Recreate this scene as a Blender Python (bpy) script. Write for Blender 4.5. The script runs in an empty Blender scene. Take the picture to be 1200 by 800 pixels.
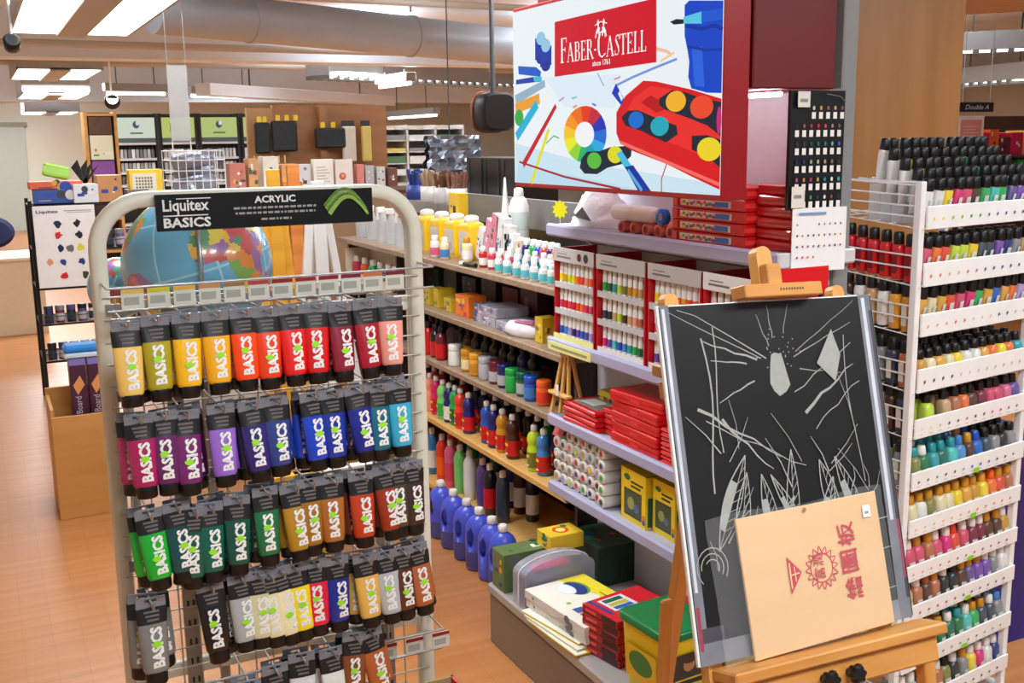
import bpy, math, random
from mathutils import Vector, Matrix
random.seed(7)
S = bpy.context.scene
C = S.collection
PI = math.pi
R = math.radians

# ------------------------------------------------------------ camera, world, exposure
FOC, PITCH, ROLL, YAW, EYE = 1254.0, R(10.68), R(.83), R(26.3), 1.6
cd = bpy.data.cameras.new('camera'); cam = bpy.data.objects.new('camera', cd); C.objects.link(cam)
cd.sensor_width = 36; cd.lens = 36 * FOC / 1200; cd.clip_end = 200
cam.matrix_world = Matrix.Translation((0, 0, EYE)) @ Matrix.Rotation(-YAW, 4, 'Z') @ Matrix.Rotation(PI/2 - PITCH, 4, 'X') @ Matrix.Rotation(-ROLL, 4, 'Z')
S.camera = cam
S.view_settings.view_transform = 'Standard'; S.view_settings.look = 'None'
S.view_settings.gamma = 1; S.view_settings.use_curve_mapping = False
S.view_settings.exposure = -0.06
W = bpy.data.worlds.new('world'); S.world = W; W.use_nodes = True
W.node_tree.nodes['Background'].inputs[0].default_value = (.9, .95, 1, 1)
W.node_tree.nodes['Background'].inputs[1].default_value = .32

def area(x, y, z, sx, sy, power, col=(.86, .94, 1)):
    l = bpy.data.lights.new('lamp_or_fill_light', 'AREA'); l.shape = 'RECTANGLE'; l.size = sx; l.size_y = sy
    l.energy = power; l.color = col
    o = bpy.data.objects.new('lamp_or_fill_light', l); C.objects.link(o); o.location = (x, y, z); return o
# shop lamps over the aisles (each sits under a ceiling fixture built further down)
LAMPS = [(.75, .2, 60), (.75, 3.2, 60), (2.6, .3, 45), (2.9, 4.6, 55), (.75, 6.2, 60), (4.3, 5.0, 60), (.6, -2.4, 60), (3.6, 1.8, 45)]
for x, y, p in LAMPS: area(x, y, 2.44, 1.1, .5, p)
CEIL_FILL = [(.73, 7.4, .7, 2.4, 60), (.95, 13.6, .8, 1.8, 60), (1.0, 16.5, .8, 1.6, 60), (1.2, 20.6, .8, 1.5, 60), (3.6, 11.6, .5, 3, 60), (5.5, 9.0, .5, 2.4, 60), (4.5, 16, .5, 3, 80), (8.5, 8.5, .5, 3, 60), (10, 13, .5, 3, 80), (3.4, 7.2, .5, 2, 40), (.75, 3.2, 1, .5, 30), (2.9, 4.6, 1, .5, 30)]
for x, y, sx_, sy_, p in CEIL_FILL:    # added upward fill that brightens the ceiling; no fitting gives this light
    area(x, y, 2.60, sx_, sy_, p, (.84, .93, 1)).rotation_euler.x = PI
for x, y, p in ((.95, 10.5, 90), (1.0, 15.0, 90), (4.5, 12, 120), (4, 18, 110), (8, 9, 110), (9, 15, 110), (1, 20.5, 170)): area(x, y, 2.4, 1.2, .9, p)  # over the far shop; the last is added to brighten the back wall

# ------------------------------------------------------------ helpers
def at(px, py, axis, c):
    """point of the shop on the plane axis=c seen at a pixel of the 1200x800 photograph"""
    X = (px-600)/FOC; Y = -(py-400)/FOC
    cc, ss = math.cos(-ROLL), math.sin(-ROLL); X, Y = X*cc-Y*ss, X*ss+Y*cc
    cp, sp = math.cos(PITCH), math.sin(PITCH)
    y = cp+Y*sp; z = -sp+Y*cp
    cy, sy = math.cos(YAW), math.sin(YAW)
    d = (X*cy+y*sy, -X*sy+y*cy, z)
    a = 'XYZ'.index(axis); o = (0, 0, EYE)
    t = (c-o[a])/d[a]
    return Vector((o[0]+t*d[0], o[1]+t*d[1], o[2]+t*d[2]))

def lin(c):
    c = c/255
    return c/12.92 if c <= .04045 else ((c+.055)/1.055)**2.4
MC = {}
def mat(rgb, rough=.5, metal=0, emit=0, var=.06, alpha=1, trans=0, scale=30, bump=0, coat=0):
    key = (tuple(rgb), rough, metal, emit, var, alpha, trans, scale, bump, coat)
    if key in MC: return MC[key]
    m = bpy.data.materials.new('paint'); m.use_nodes = True
    nt = m.node_tree; b = nt.nodes['Principled BSDF']
    col = tuple(lin(v) for v in rgb)+(1,)
    b.inputs['Base Color'].default_value = col
    b.inputs['Roughness'].default_value = rough; b.inputs['Metallic'].default_value = metal
    b.inputs['Alpha'].default_value = alpha; b.inputs['Transmission Weight'].default_value = trans
    b.inputs['Coat Weight'].default_value = coat
    if emit:
        b.inputs['Emission Color'].default_value = col; b.inputs['Emission Strength'].default_value = emit
        b.inputs['Base Color'].default_value = (.02, .02, .02, 1); b.inputs['Specular IOR Level'].default_value = 0 if rough == 1.0 else .5
    elif var or bump:
        tc = nt.nodes.new('ShaderNodeTexCoord'); n = nt.nodes.new('ShaderNodeTexNoise')
        n.inputs['Scale'].default_value = scale; n.inputs['Detail'].default_value = 3
        nt.links.new(tc.outputs['Object'], n.inputs['Vector'])
        if var:
            mx = nt.nodes.new('ShaderNodeMix'); mx.data_type = 'RGBA'
            mx.inputs[6].default_value = tuple(v*(1-var) for v in col[:3])+(1,)
            mx.inputs[7].default_value = tuple(min(1, v*(1+var)) for v in col[:3])+(1,)
            nt.links.new(n.outputs['Fac'], mx.inputs[0]); nt.links.new(mx.outputs[2], b.inputs['Base Color'])
        if bump:
            bp = nt.nodes.new('ShaderNodeBump'); bp.inputs['Strength'].default_value = bump; bp.inputs['Distance'].default_value = .01
            nt.links.new(n.outputs['Fac'], bp.inputs['Height']); nt.links.new(bp.outputs[0], b.inputs['Normal'])
    MC[key] = m
    return m

def wood(rgb, rgb2, sx=2, sy=40, rough=.45, planks=None, name='wood', rot=0):
    key = ('wood', tuple(rgb), tuple(rgb2), sx, sy, rough, planks, rot)
    if key in MC: return MC[key]
    m = bpy.data.materials.new(name); m.use_nodes = True; nt = m.node_tree; b = nt.nodes['Principled BSDF']
    tc = nt.nodes.new('ShaderNodeTexCoord'); mp = nt.nodes.new('ShaderNodeMapping')
    mp.inputs['Scale'].default_value = (sx, sy, sy if planks is None else 1); mp.inputs['Rotation'].default_value = (0, 0, rot)
    n = nt.nodes.new('ShaderNodeTexNoise'); n.inputs['Scale'].default_value = 1; n.inputs['Detail'].default_value = 5
    nt.links.new(tc.outputs['Object'], mp.inputs[0]); nt.links.new(mp.outputs[0], n.inputs['Vector'])
    r = nt.nodes.new('ShaderNodeValToRGB')
    r.color_ramp.elements[0].position = .3; r.color_ramp.elements[1].position = .7
    r.color_ramp.elements[0].color = tuple(lin(v) for v in rgb2)+(1,); r.color_ramp.elements[1].color = tuple(lin(v) for v in rgb)+(1,)
    nt.links.new(n.outputs['Fac'], r.inputs[0]); out = r.outputs[0]
    if planks:
        m2 = nt.nodes.new('ShaderNodeMapping'); m2.inputs['Rotation'].default_value = (0, 0, rot)
        nt.links.new(tc.outputs['Object'], m2.inputs[0])
        br = nt.nodes.new('ShaderNodeTexBrick'); br.inputs['Scale'].default_value = 1
        br.inputs['Brick Width'].default_value = 1.2; br.inputs['Row Height'].default_value = planks; br.inputs['Mortar Size'].default_value = .0012
        br.inputs['Color1'].default_value = (1, 1, 1, 1); br.inputs['Color2'].default_value = (.93, .92, .91, 1); br.inputs['Mortar'].default_value = (.8, .78, .75, 1)
        nt.links.new(m2.outputs[0], br.inputs['Vector'])
        mx = nt.nodes.new('ShaderNodeMix'); mx.data_type = 'RGBA'; mx.blend_type = 'MULTIPLY'; mx.inputs[0].default_value = 1
        nt.links.new(out, mx.inputs[6]); nt.links.new(br.outputs['Color'], mx.inputs[7]); out = mx.outputs[2]
    nt.links.new(out, b.inputs['Base Color']); b.inputs['Roughness'].default_value = rough
    MC[key] = m
    return m

TC = {}
def text_geo(s, ext=.02, bold=.0, font_shear=0):
    """2-D outline text of cap height about .7, filled and extruded; returns (verts, faces, width, height)"""
    k = (s, ext, bold, font_shear)
    if k in TC: return TC[k]
    c = bpy.data.curves.new('t', 'FONT'); c.body = s; c.extrude = ext; c.offset = bold; c.shear = font_shear; c.resolution_u = 2
    o = bpy.data.objects.new('t', c); C.objects.link(o); bpy.context.view_layer.update()
    dg = bpy.context.evaluated_depsgraph_get(); me = bpy.data.meshes.new_from_object(o.evaluated_get(dg))
    v = [tuple(p.co) for p in me.vertices]; f = [tuple(p.vertices) for p in me.polygons]
    bpy.data.objects.remove(o); bpy.data.curves.remove(c); bpy.data.meshes.remove(me)
    x0 = min(p[0] for p in v); x1 = max(p[0] for p in v); y0 = min(p[1] for p in v); y1 = max(p[1] for p in v)
    v = [(p[0]-x0, p[1]-y0, p[2]) for p in v]
    TC[k] = (v, f, x1-x0, y1-y0)
    return TC[k]

class MB:
    def __init__(s): s.v = []; s.f = []; s.mi = []; s.sm = []; s.m = []
    def add(s, vs, fs, m, M=None, smooth=False):
        b = len(s.v)
        s.v += [tuple(M @ Vector(p)) if M is not None else tuple(p) for p in vs]
        if m not in s.m: s.m.append(m)
        i = s.m.index(m)
        for f in fs: s.f.append(tuple(b+q for q in f)); s.mi.append(i); s.sm.append(smooth)
        return s
    def box(s, x0, x1, y0, y1, z0, z1, m, bev=0, M=None):
        if bev <= 0:
            v = [(x, y, z) for x in (x0, x1) for y in (y0, y1) for z in (z0, z1)]
            f = [(0, 1, 3, 2), (4, 6, 7, 5), (0, 4, 5, 1), (2, 3, 7, 6), (0, 2, 6, 4), (1, 5, 7, 3)]
            return s.add(v, f, m, M)
        bev = min(bev, (x1-x0)/2.1, (y1-y0)/2.1, (z1-z0)/2.1)
        v = []; idx = {}
        for a, x in enumerate((x0, x1)):
            for b, y in enumerate((y0, y1)):
                for c, z in enumerate((z0, z1)):
                    dx = bev if a == 0 else -bev; dy = bev if b == 0 else -bev; dz = bev if c == 0 else -bev
                    idx[(a, b, c, 'x')] = len(v); v.append((x, y+dy, z+dz))
                    idx[(a, b, c, 'y')] = len(v); v.append((x+dx, y, z+dz))
                    idx[(a, b, c, 'z')] = len(v); v.append((x+dx, y+dy, z))
        f = []
        for a in (0, 1): f.append([idx[(a, b, c, 'x')] for b, c in ((0, 0), (1, 0), (1, 1), (0, 1))])
        for b in (0, 1): f.append([idx[(a, b, c, 'y')] for a, c in ((0, 0), (1, 0), (1, 1), (0, 1))])
        for c in (0, 1): f.append([idx[(a, b, c, 'z')] for a, b in ((0, 0), (1, 0), (1, 1), (0, 1))])
        for a in (0, 1):
            for b in (0, 1): f.append([idx[(a, b, 0, 'x')], idx[(a, b, 1, 'x')], idx[(a, b, 1, 'y')], idx[(a, b, 0, 'y')]])
            for c in (0, 1): f.append([idx[(a, 0, c, 'x')], idx[(a, 1, c, 'x')], idx[(a, 1, c, 'z')], idx[(a, 0, c, 'z')]])
        for b in (0, 1):
            for c in (0, 1): f.append([idx[(0, b, c, 'y')], idx[(1, b, c, 'y')], idx[(1, b, c, 'z')], idx[(0, b, c, 'z')]])
        for a in (0, 1):
            for b in (0, 1):
                for c in (0, 1): f.append([idx[(a, b, c, k)] for k in 'xyz'])
        # orient outward
        ctr = Vector(((x0+x1)/2, (y0+y1)/2, (z0+z1)/2)); g = []
        for q in f:
            p = [Vector(v[i]) for i in q]; n = (p[1]-p[0]).cross(p[2]-p[0]); mid = sum(p, Vector())/len(p)
            g.append(q if n.dot(mid-ctr) > 0 else q[::-1])
        return s.add(v, g, m, M)
    def loft(s, rings, m, M=None, smooth=True, cap=True, closed=True):
        n = len(rings[0]); v = [p for r in rings for p in r]; f = []
        for k in range(len(rings)-1):
            for i in range(n if closed else n-1):
                j = (i+1) % n; f.append((k*n+i, k*n+j, (k+1)*n+j, (k+1)*n+i))
        s.add(v, f, m, M, smooth)
        if cap:
            s.add(rings[0], [tuple(range(n))[::-1]], m, M); s.add(rings[-1], [tuple(range(n))], m, M)
        return s
    def lathe(s, prof, m, n=16, M=None, sx=1, sy=1):
        return s.loft([[(r*sx*math.cos(2*PI*i/n), r*sy*math.sin(2*PI*i/n), z) for i in range(n)] for r, z in prof], m, M)
    def cyl(s, p0, p1, r, m, r1=None, n=12, M=None):
        p0 = Vector(p0); p1 = Vector(p1); d = p1-p0; q = d.to_track_quat('Z', 'Y').to_matrix().to_4x4()
        T = Matrix.Translation(p0) @ q
        if M is not None: T = M @ T
        return s.lathe([(r, 0), (r if r1 is None else r1, d.length)], m, n, T)
    def tube(s, pts, r, m, n=8, M=None):
        pts = [Vector(p) for p in pts]; rings = []; up = None
        for i, p in enumerate(pts):
            d = (pts[min(i+1, len(pts)-1)]-pts[max(i-1, 0)]).normalized()
            if up is None: up = d.orthogonal().normalized()
            up = (up-d*up.dot(d)).normalized(); w = d.cross(up)
            rings.append([tuple(p+up*r*math.cos(2*PI*k/n)+w*r*math.sin(2*PI*k/n)) for k in range(n)])
        return s.loft(rings, m, M)
    def bar(s, p0, p1, w, t, m, up=(0, 0, 1), bev=.001):
        """rectangular bar from p0 to p1, w wide across, t thick along up"""
        p0 = Vector(p0); p1 = Vector(p1); d = (p1-p0); L = d.length; d.normalize()
        u = Vector(up); u = (u-d*u.dot(d)).normalized(); w_ = d.cross(u)
        M = Matrix.Translation(p0) @ Matrix((d, w_, u)).transposed().to_4x4()
        return s.box(0, L, -w/2, w/2, -t/2, t/2, m, bev, M)
    def poly(s, pts, th, m, M=None):
        n = len(pts); a = sum(pts[i][0]*pts[(i+1) % n][1]-pts[(i+1) % n][0]*pts[i][1] for i in range(n))
        if a < 0: pts = pts[::-1]
        v = [(x, y, 0) for x, y in pts]+[(x, y, th) for x, y in pts]
        f = [tuple(range(n))[::-1], tuple(range(n, 2*n))]+[(i, (i+1) % n, n+(i+1) % n, n+i) for i in range(n)]
        return s.add(v, f, m, M)
    def build(s, name, parent=None, loc=None, rotz=0):
        me = bpy.data.meshes.new(name); me.from_pydata(s.v, [], s.f)
        for m in s.m: me.materials.append(m)
        me.polygons.foreach_set('material_index', s.mi); me.polygons.foreach_set('use_smooth', s.sm)
        me.update()
        o = bpy.data.objects.new(name, me); C.objects.link(o)
        if parent is not None: o.parent = parent
        if loc is not None: o.location = loc
        if rotz: o.rotation_euler.z = rotz
        return o

class Art:
    """flat print on a face: O origin, U right, V up (unit vectors); layers lie in front of the face"""
    def __init__(s, O, U, V, w, h):
        s.U = Vector(U).normalized(); s.V = Vector(V).normalized(); s.N = s.U.cross(s.V).normalized()
        s.O = Vector(O); s.w = w; s.h = h; s.mb = MB(); s.k = 1; s.step = .0001
        s.R = Matrix((s.U, s.V, s.N)).transposed().to_4x4()
    def M(s): 
        s.k += 1
        return Matrix.Translation(s.O+s.N*s.step*(s.k-1)) @ s.R
    def poly(s, pts, m, rel=True):
        if rel: pts = [(x*s.w, y*s.h) for x, y in pts]
        s.mb.poly(pts, s.step*.9, m, s.M()); return s
    def rect(s, x0, y0, x1, y1, m): return s.poly([(x0, y0), (x1, y0), (x1, y1), (x0, y1)], m)
    def disc(s, x, y, rx, m, ry=None, n=24, rot=0):
        """radii as fractions of the width"""
        rx *= s.w; ry = rx if ry is None else ry*s.w; c, q = math.cos(rot), math.sin(rot)
        P = [(rx*math.cos(2*PI*i/n), ry*math.sin(2*PI*i/n)) for i in range(n)]
        return s.poly([(x*s.w+a*c-b*q, y*s.h+a*q+b*c) for a, b in P], m, False)
    def stroke(s, pts, wd, m, wd2=None):
        """polyline with width as a fraction of the face width"""
        P = [Vector((x*s.w, y*s.h)) for x, y in pts]; L = []; Rr = []; n = len(P)
        for i, p in enumerate(P):
            d = (P[min(i+1, n-1)]-P[max(i-1, 0)]).normalized(); q = Vector((-d.y, d.x))
            ww = (wd+(0 if wd2 is None else (wd2-wd)*i/(n-1)))*s.w/2
            L.append(p+q*ww); Rr.append(p-q*ww)
        v = [(p.x, p.y, 0) for p in L]+[(p.x, p.y, 0) for p in Rr]
        s.mb.add(v, [(i, n+i, n+i+1, i+1) for i in range(n-1)], m, s.M()); return s
    def text(s, t, x, y, h, m, rot=0, bold=.0, maxw=None, shear=0, anchor='l'):
        v, f, tw, th = text_geo(t, .01, bold, shear)
        k = h*s.h/th; kx = k if maxw is None else maxw*s.w/tw
        T = s.M() @ Matrix.Translation((x*s.w, y*s.h, 0)) @ Matrix.Rotation(rot, 4, 'Z')
        if anchor == 'c': T = T @ Matrix.Translation((-tw*kx/2, 0, 0))
        s.mb.add([(p[0]*kx, p[1]*k, max(p[2], 0)*.02) for p in v], f, m, T); return s

def tag(o, label, cat, group=None, kind=None):
    if label: o['label'] = label
    if cat: o['category'] = cat
    if group: o['group'] = group
    if kind: o['kind'] = kind
    return o
def thing(name, label, cat, loc=(0, 0, 0), group=None, rotz=0):
    o = bpy.data.objects.new(name, None); C.objects.link(o); o.location = loc; o.rotation_euler.z = rotz
    o.empty_display_size = .05
    return tag(o, label, cat, group)
def struct(name, mb): return tag(mb.build(name), None, None, None, 'structure')

class Kind:
    """one kind of thing: shared part meshes; put() copies the thing and each of its parts"""
    def __init__(s, name, cat, parts): s.name = name; s.cat = cat; s.parts = [(n, mb.build(n), par) for n, mb, par in parts]; s.used = False
    def put(s, label, loc, group=None, mats={}, rot=(0, 0, 0), sc=(1, 1, 1), only=None, skip=()):
        r = bpy.data.objects.new(s.name, None); C.objects.link(r); r.empty_display_size = .03
        r.location = loc; r.rotation_euler = rot; r.scale = sc if not isinstance(sc, (int, float)) else (sc,)*3
        tag(r, label, s.cat, group); made = {}
        for n, src, par in s.parts:
            if n in skip: continue
            o = src if not s.used else src.copy()
            if s.used: C.objects.link(o)
            o.parent = made.get(par, r); made[n] = o
            if n in mats:
                o.material_slots[0].link = 'OBJECT'; o.material_slots[0].material = mats[n]
        s.used = s.used or not skip
        return r
ORD = 'first second third fourth fifth sixth seventh eighth ninth tenth eleventh twelfth thirteenth fourteenth fifteenth sixteenth seventeenth eighteenth nineteenth twentieth'.split()

# common materials
WHITE = mat((236, 234, 230), .45); OFFW = mat((222, 218, 208), .5); BLACK = mat((16, 16, 17), .35, var=.03); DKGREY = mat((52, 52, 54), .5)
GREY = mat((140, 140, 142), .5); LGREY = mat((190, 190, 192), .5); RED = mat((200, 14, 28), .4); DRED = mat((120, 4, 10), .4)
CREAM = mat((226, 214, 190), .6); LILAC = mat((168, 166, 196), .4); STEEL = mat((176, 176, 178), .3, .8); BEECH = wood((216, 158, 88), (196, 136, 68), 3, 60)
PINE = wood((226, 178, 104), (208, 158, 84), 3, 60); OAK = wood((150, 104, 60), (124, 82, 44), 2, 30); COLW = wood((156, 108, 60), (140, 94, 48), 12, 1.2)
SHELFW = wood((164, 138, 112), (140, 114, 90), 2, 40); CAPW = mat((240, 238, 232), .4); GREEN = mat((10, 130, 60), .4); LIME = mat((140, 210, 30), .5)
YEL = mat((246, 206, 20), .4); NAVY = mat((24, 30, 110), .4); CYAN = mat((60, 180, 205), .4); GLASSY = mat((225, 232, 235), .08, 0, 0, 0, .22)
TAG = mat((122, 124, 131), .3, var=.1)

# ------------------------------------------------------------ the room
FLOORW = wood((200, 136, 82), (182, 116, 64), 1.2, 26, .32, planks=.09, name='floor_wood', rot=PI/2)
struct('floor', MB().box(-3, 16, -4, 26, -.05, 0, FLOORW))
CEIL = mat((218, 224, 230), .8, var=.05, scale=2)
struct('ceiling', MB().box(-3, 16, -4, 26, 2.85, 2.9, CEIL))
struct('wall_back', MB().box(-3, 16, 23, 23.1, 0, 2.85, mat((238, 232, 212), .8, scale=1)))
struct('wall_left', MB().box(-3.1, -3, -4, 23, 0, 2.85, mat((238, 232, 212), .8, scale=1)))
struct('wall_right', MB().box(16, 16.1, -4, 26, 0, 2.85, mat((214, 196, 170), .8, scale=1)))
struct('door_1', MB().box(-.6, .95, 22.9, 22.99, 0, 1.98, mat((196, 200, 186), .5)).box(-.66, 1.0, 22.88, 22.99, 1.98, 2.06, mat((150, 142, 124), .5)))
struct('trim_1', MB().box(-3, 16, 11.2, 11.6, 2.42, 2.85, CEIL))   # down-stand beams
struct('trim_2', MB().box(-3, 16, 19.0, 19.5, 2.3, 2.85, CEIL))
b = MB()
for y in (12.6, 13.4): b.box(-3, 16, y, y+.12, 2.66, 2.85, CEIL)
struct('trim_3', b)
# wood clad column behind the wire rack
struct('wall_column', MB().box(2.83, 3.42, 3.0, 3.6, 0, 2.85, COLW, .004))

DUCTM = mat((176, 182, 188), .45, .15, scale=6)
d = MB()
d.cyl((1.35, 8.9, 2.62), (5.4, 10.2, 2.52), .18, DUCTM, n=28)
dk = thing('air_duct', 'thick grey round air duct running under the ceiling', 'duct', (3, 9.5, 2.4))
def reloc(o, p): o.parent = p; o.location = -Vector(p.location); return o
reloc(d.build('duct_pipe'), dk)
b = MB()
for t in (.2, .6): 
    c = Vector((1.35+4.05*t, 8.9+1.3*t, 2.62-.1*t)); b.cyl(c-Vector((.02, .0065, 0)), c+Vector((.02, .0065, 0)), .19, DUCTM, n=28)
    b.box(c.x-.01, c.x+.01, c.y-.01, c.y+.01, 2.78, 2.86, STEEL)
reloc(b.build('duct_collar'), dk)
for y, z, r, lb in ((10.6, 2.5, .035, 'thin pale ceiling pipe just beyond the thick round duct'), (13.2, 2.52, .04, 'pale ceiling pipe running across in front of the far shelving'), (8.6, 2.74, .03, 'thin pipe tucked up against the ceiling above the thick duct')):
    tag(MB().cyl((-1, y, z), (9, y+.3, z), r, mat((190, 180, 166), .5), n=10).build('ceiling_pipe'), lb, 'pipe', 'pipes under the ceiling')

LAMPE = mat((255, 252, 244), emit=5)
LAMPB = mat((172, 170, 166), .5, .2)
def fixture(x0, x1, y0, y1, z, label, two=True, slats=False, name='ceiling_light'):
    t = thing(name, label, 'ceiling light', ((x0+x1)/2, (y0+y1)/2, z), 'box lights under the ceiling')
    h = MB(); w = x1-x0; L = y1-y0
    h.box(-w/2, w/2, -L/2, L/2, .012, .13 if z > 2.41 or y0 < 7 else .24, LAMPB, .006)
    for sx in (-w/2, w/2-.02): h.box(sx, sx+.02, -L/2, L/2, 0, .02, LAMPB)
    for sy in (-L/2, L/2-.02): h.box(-w/2, w/2, sy, sy+.02, 0, .02, LAMPB)
    if two: h.box(-w*.12, w*.12, -L/2, L/2, -.02, .02, LAMPB, .004)
    h.build('housing', t)
    for a, c in (((-w/2+.02, -w*.12), (w*.12, w/2-.02)) if two else ((-w/2+.02, w/2-.02),)):
        MB().box(a, c, -L/2+.02, L/2-.02, .001, .011, LAMPE).build('diffuser', t)
    if slats:
        g = MB()
        for i in range(int(L/.12)): g.box(-w/2, w/2, -L/2+.12*i, -L/2+.12*i+.03, -.03, .0, STEEL)
        g.build('louvre', t)
    r = MB()
    for sy in (-L*.35, L*.35): r.cyl((0, sy, .12), (0, sy, 2.86-z), .008, DKGREY, n=6)
    r.build('hanger', t)
    return t
z = 2.4
fixture(.32, 1.14, 6.0, 8.7, z, 'large twin panel ceiling light, biggest of the row along the aisle')
fixture(.50, 1.36, 12.6, 14.6, z, 'twin panel ceiling light, middle one of the row along the aisle')
fixture(.66, 1.50, 15.6, 17.4, 2.28, 'small twin panel ceiling light, third of the row along the aisle')
fixture(.85, 1.7, 19.7, 21.4, 2.16, 'tiny twin panel ceiling light, last of the row by the far wall')
for i, (x, y, p) in enumerate(LAMPS):
    fixture(x-.56, x+.56, y-.27, y+.27, 2.455, 'twin panel ceiling light high above the racks, %s of the near group' % ORD[i])
# long louvred fitting below the duct and slim tube lights beyond
def strip(x0, y0, x1, y1, z, w, label, slats):
    t = thing('strip_light', label, 'strip light', ((x0+x1)/2, (y0+y1)/2, z), 'strip lights further back')
    a = math.atan2(y1-y0, x1-x0); t.rotation_euler.z = a; L = math.hypot(x1-x0, y1-y0)
    MB().box(-L/2, L/2, -w/2, w/2, .01, .19 if slats else .11, mat((150, 148, 144), .4, .3), .006).build('housing', t)
    if slats:
        n = int(L/.16)
        for k in (-1, 1):
            MB().box(-L/2+.05, L/2-.05, k*w/4-w*.14, k*w/4+w*.14, .0, .01, LAMPE).build('tube', t)
        g = MB()
        for i in range(n): g.box(-L/2+.16*i, -L/2+.16*i+.06, -w/2, w/2, -.03, .01, mat((110, 108, 104), .4, .4))
        g.build('louvre', t)
    else: MB().cyl((-L/2+.03, 0, -.01), (L/2-.03, 0, -.01), .022, LAMPE, n=10).build('tube', t)
    h = MB()
    for k in (-.3, .3): h.cyl((k*L, 0, .1), (k*L, 0, 2.86-z), .007, DKGREY, n=6)
    h.build('hanger', t)
p0 = at(372, 90, 'Z', 2.34); p1 = at(640, 103, 'Z', 2.34)
strip(p0.x, p0.y, p1.x, p1.y, 2.34, .4, 'long grey louvred strip light under the thick duct', True)
p0 = at(238, 112, 'Z', 2.3); p1 = at(456, 124, 'Z', 2.3); k = 16/p1.y; zz = EYE+.7*k; p0 = at(238, 112, 'Z', zz); p1 = at(456, 124, 'Z', zz)
t = thing('cable_trunking', 'long pale grey trunking hanging in front of the black paint cabinets', 'trunking', ((p0.x+p1.x)/2, (p0.y+p1.y)/2, zz)); t.rotation_euler.z = math.atan2(p1.y-p0.y, p1.x-p0.x); L_ = (p1-p0).length
MB().box(-L_/2, L_/2, -.1, .1, 0, .14, mat((214, 214, 214), .4), .004).build('channel', t); MB().cyl((-L_*.3, 0, .14), (-L_*.3, 0, 2.86-zz), .01, DKGREY, n=6).cyl((L_*.3, 0, .14), (L_*.3, 0, 2.86-zz), .01, DKGREY, n=6).build('hanger', t)
for q0, q1, lb in (((122, 108), (196, 109), 'bright white tube light beside the hanging clear panel'), ((444, 101), (482, 96), 'short glowing tube light behind the long louvred fitting'), ((455, 138), (512, 134), 'slim glowing tube light above the white paper shelves'), ((222, 111), (300, 113), 'dim tube light above the black paint cabinets')):
    a = at(*q0, 'Z', 2.25); c = at(*q1, 'Z', 2.25)
    if a.y > 18: k = 18/a.y; a.x *= k; a.y *= k; zz = EYE+(2.25-EYE)*k; kc = zz
    else: kc = 2.25
    c = at(*q1, 'Z', kc); a = at(*q0, 'Z', kc)
    strip(a.x, a.y, c.x, c.y, kc, .12, lb, False)
for i, (q0, q1) in enumerate((((1120, 62), (1215, 58)), ((1118, 101), (1215, 93))   )):
    zz = (2.4, 2.3, 1.95)[i]; a = at(*q0, 'Z', zz); c = at(*q1, 'Z', zz); dd = math.hypot(a.x, a.y)
    if dd > 14: k = 14/dd; zz = EYE+(zz-EYE)*k; a = at(*q0, 'Z', zz); c = at(*q1, 'Z', zz)
    strip(a.x, a.y, c.x, c.y, zz, .3, ('louvred strip light beside the wood column, highest of three', 'louvred strip light beside the wood column, middle of three', 'small louvred strip light low over the distant picture shelves')[i], i < 2)
# timber ceiling raft at the upper corner
a = at(1172, -2, 'Z', 2.45)
t = thing('ceiling_raft', 'pale timber disc hung below the ceiling beside the wood column', 'ceiling panel', (a.x, a.y, 2.45))
MB().lathe([(.95, 0), (1.0, .03), (1.0, .06), (.9, .09)], wood((214, 180, 140), (196, 160, 120), 2, 14), 40).build('raft_panel', t)
MB().cyl((0, 0, .09), (0, 0, .4), .02, DKGREY).build('hanger', t)

# ------------------------------------------------------------ tall wire rack of hanging tubes
RY = 1.95
rack = thing('tube_display_rack', 'cream metal wire rack with rounded top hung with paint tubes', 'display rack', (.46, RY, 0))
RL = lambda o: (setattr(o, 'parent', rack), setattr(o, 'location', (-.46, -RY, 0)), o)[2]
RC = mat((216, 214, 198), .4)
xl, xr, zt, rr = .176, .752, 1.508, .085
pts = [(xl, 0, .03), (xl, 0, zt-rr)]
pts += [(xl+rr-rr*math.cos(a), 0, zt-rr+rr*math.sin(a)) for a in [PI/2*i/8 for i in range(1, 9)]]
pts += [(xr-rr+rr*math.sin(a), 0, zt-rr+rr*math.cos(a)) for a in [PI/2*i/8 for i in range(0, 9)]]+[(xr, 0, .03)]
b = MB(); rings = []
for i, p in enumerate(pts):
    p = Vector(p); d_ = (Vector(pts[min(i+1, len(pts)-1)])-Vector(pts[max(i-1, 0)])).normalized(); n = Vector((0, 1, 0)); w_ = d_.cross(n)
    rings.append([tuple(Vector((0, RY, 0))+p+w_*.0135*sx+n*.02*sy) for sx, sy in ((1, .7), (.7, 1), (-.7, 1), (-1, .7), (-1, -.7), (-.7, -1), (.7, -1), (1, -.7))])
b.loft(rings, RC); RL(b.build('hoop_frame'))
for x in (xl, xr): RL(MB().box(x-.02, x+.02, RY-.22, RY+.22, 0, .035, RC, .006).build('foot'))
for z in (.42, .635, 1.29): RL(MB().box(xl, xr, RY-.008, RY+.008, z-.014, z+.014, RC, .002).build('cross_bar'))
for x in (.285, .665):
    up = MB(); up.box(x-.014, x+.014, RY-.014, RY-.004, .3, 1.33, mat((150, 146, 138), .4, .3))
    for k in range(26): 
        for s_ in (-.005, .005): up.box(x+s_-.002, x+s_+.002, RY-.0145, RY-.0139, .34+k*.038, .352+k*.038, BLACK)
    RL(up.build('slotted_upright'))
g = MB(); GM = mat((188, 184, 172), .35, .4)
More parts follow.
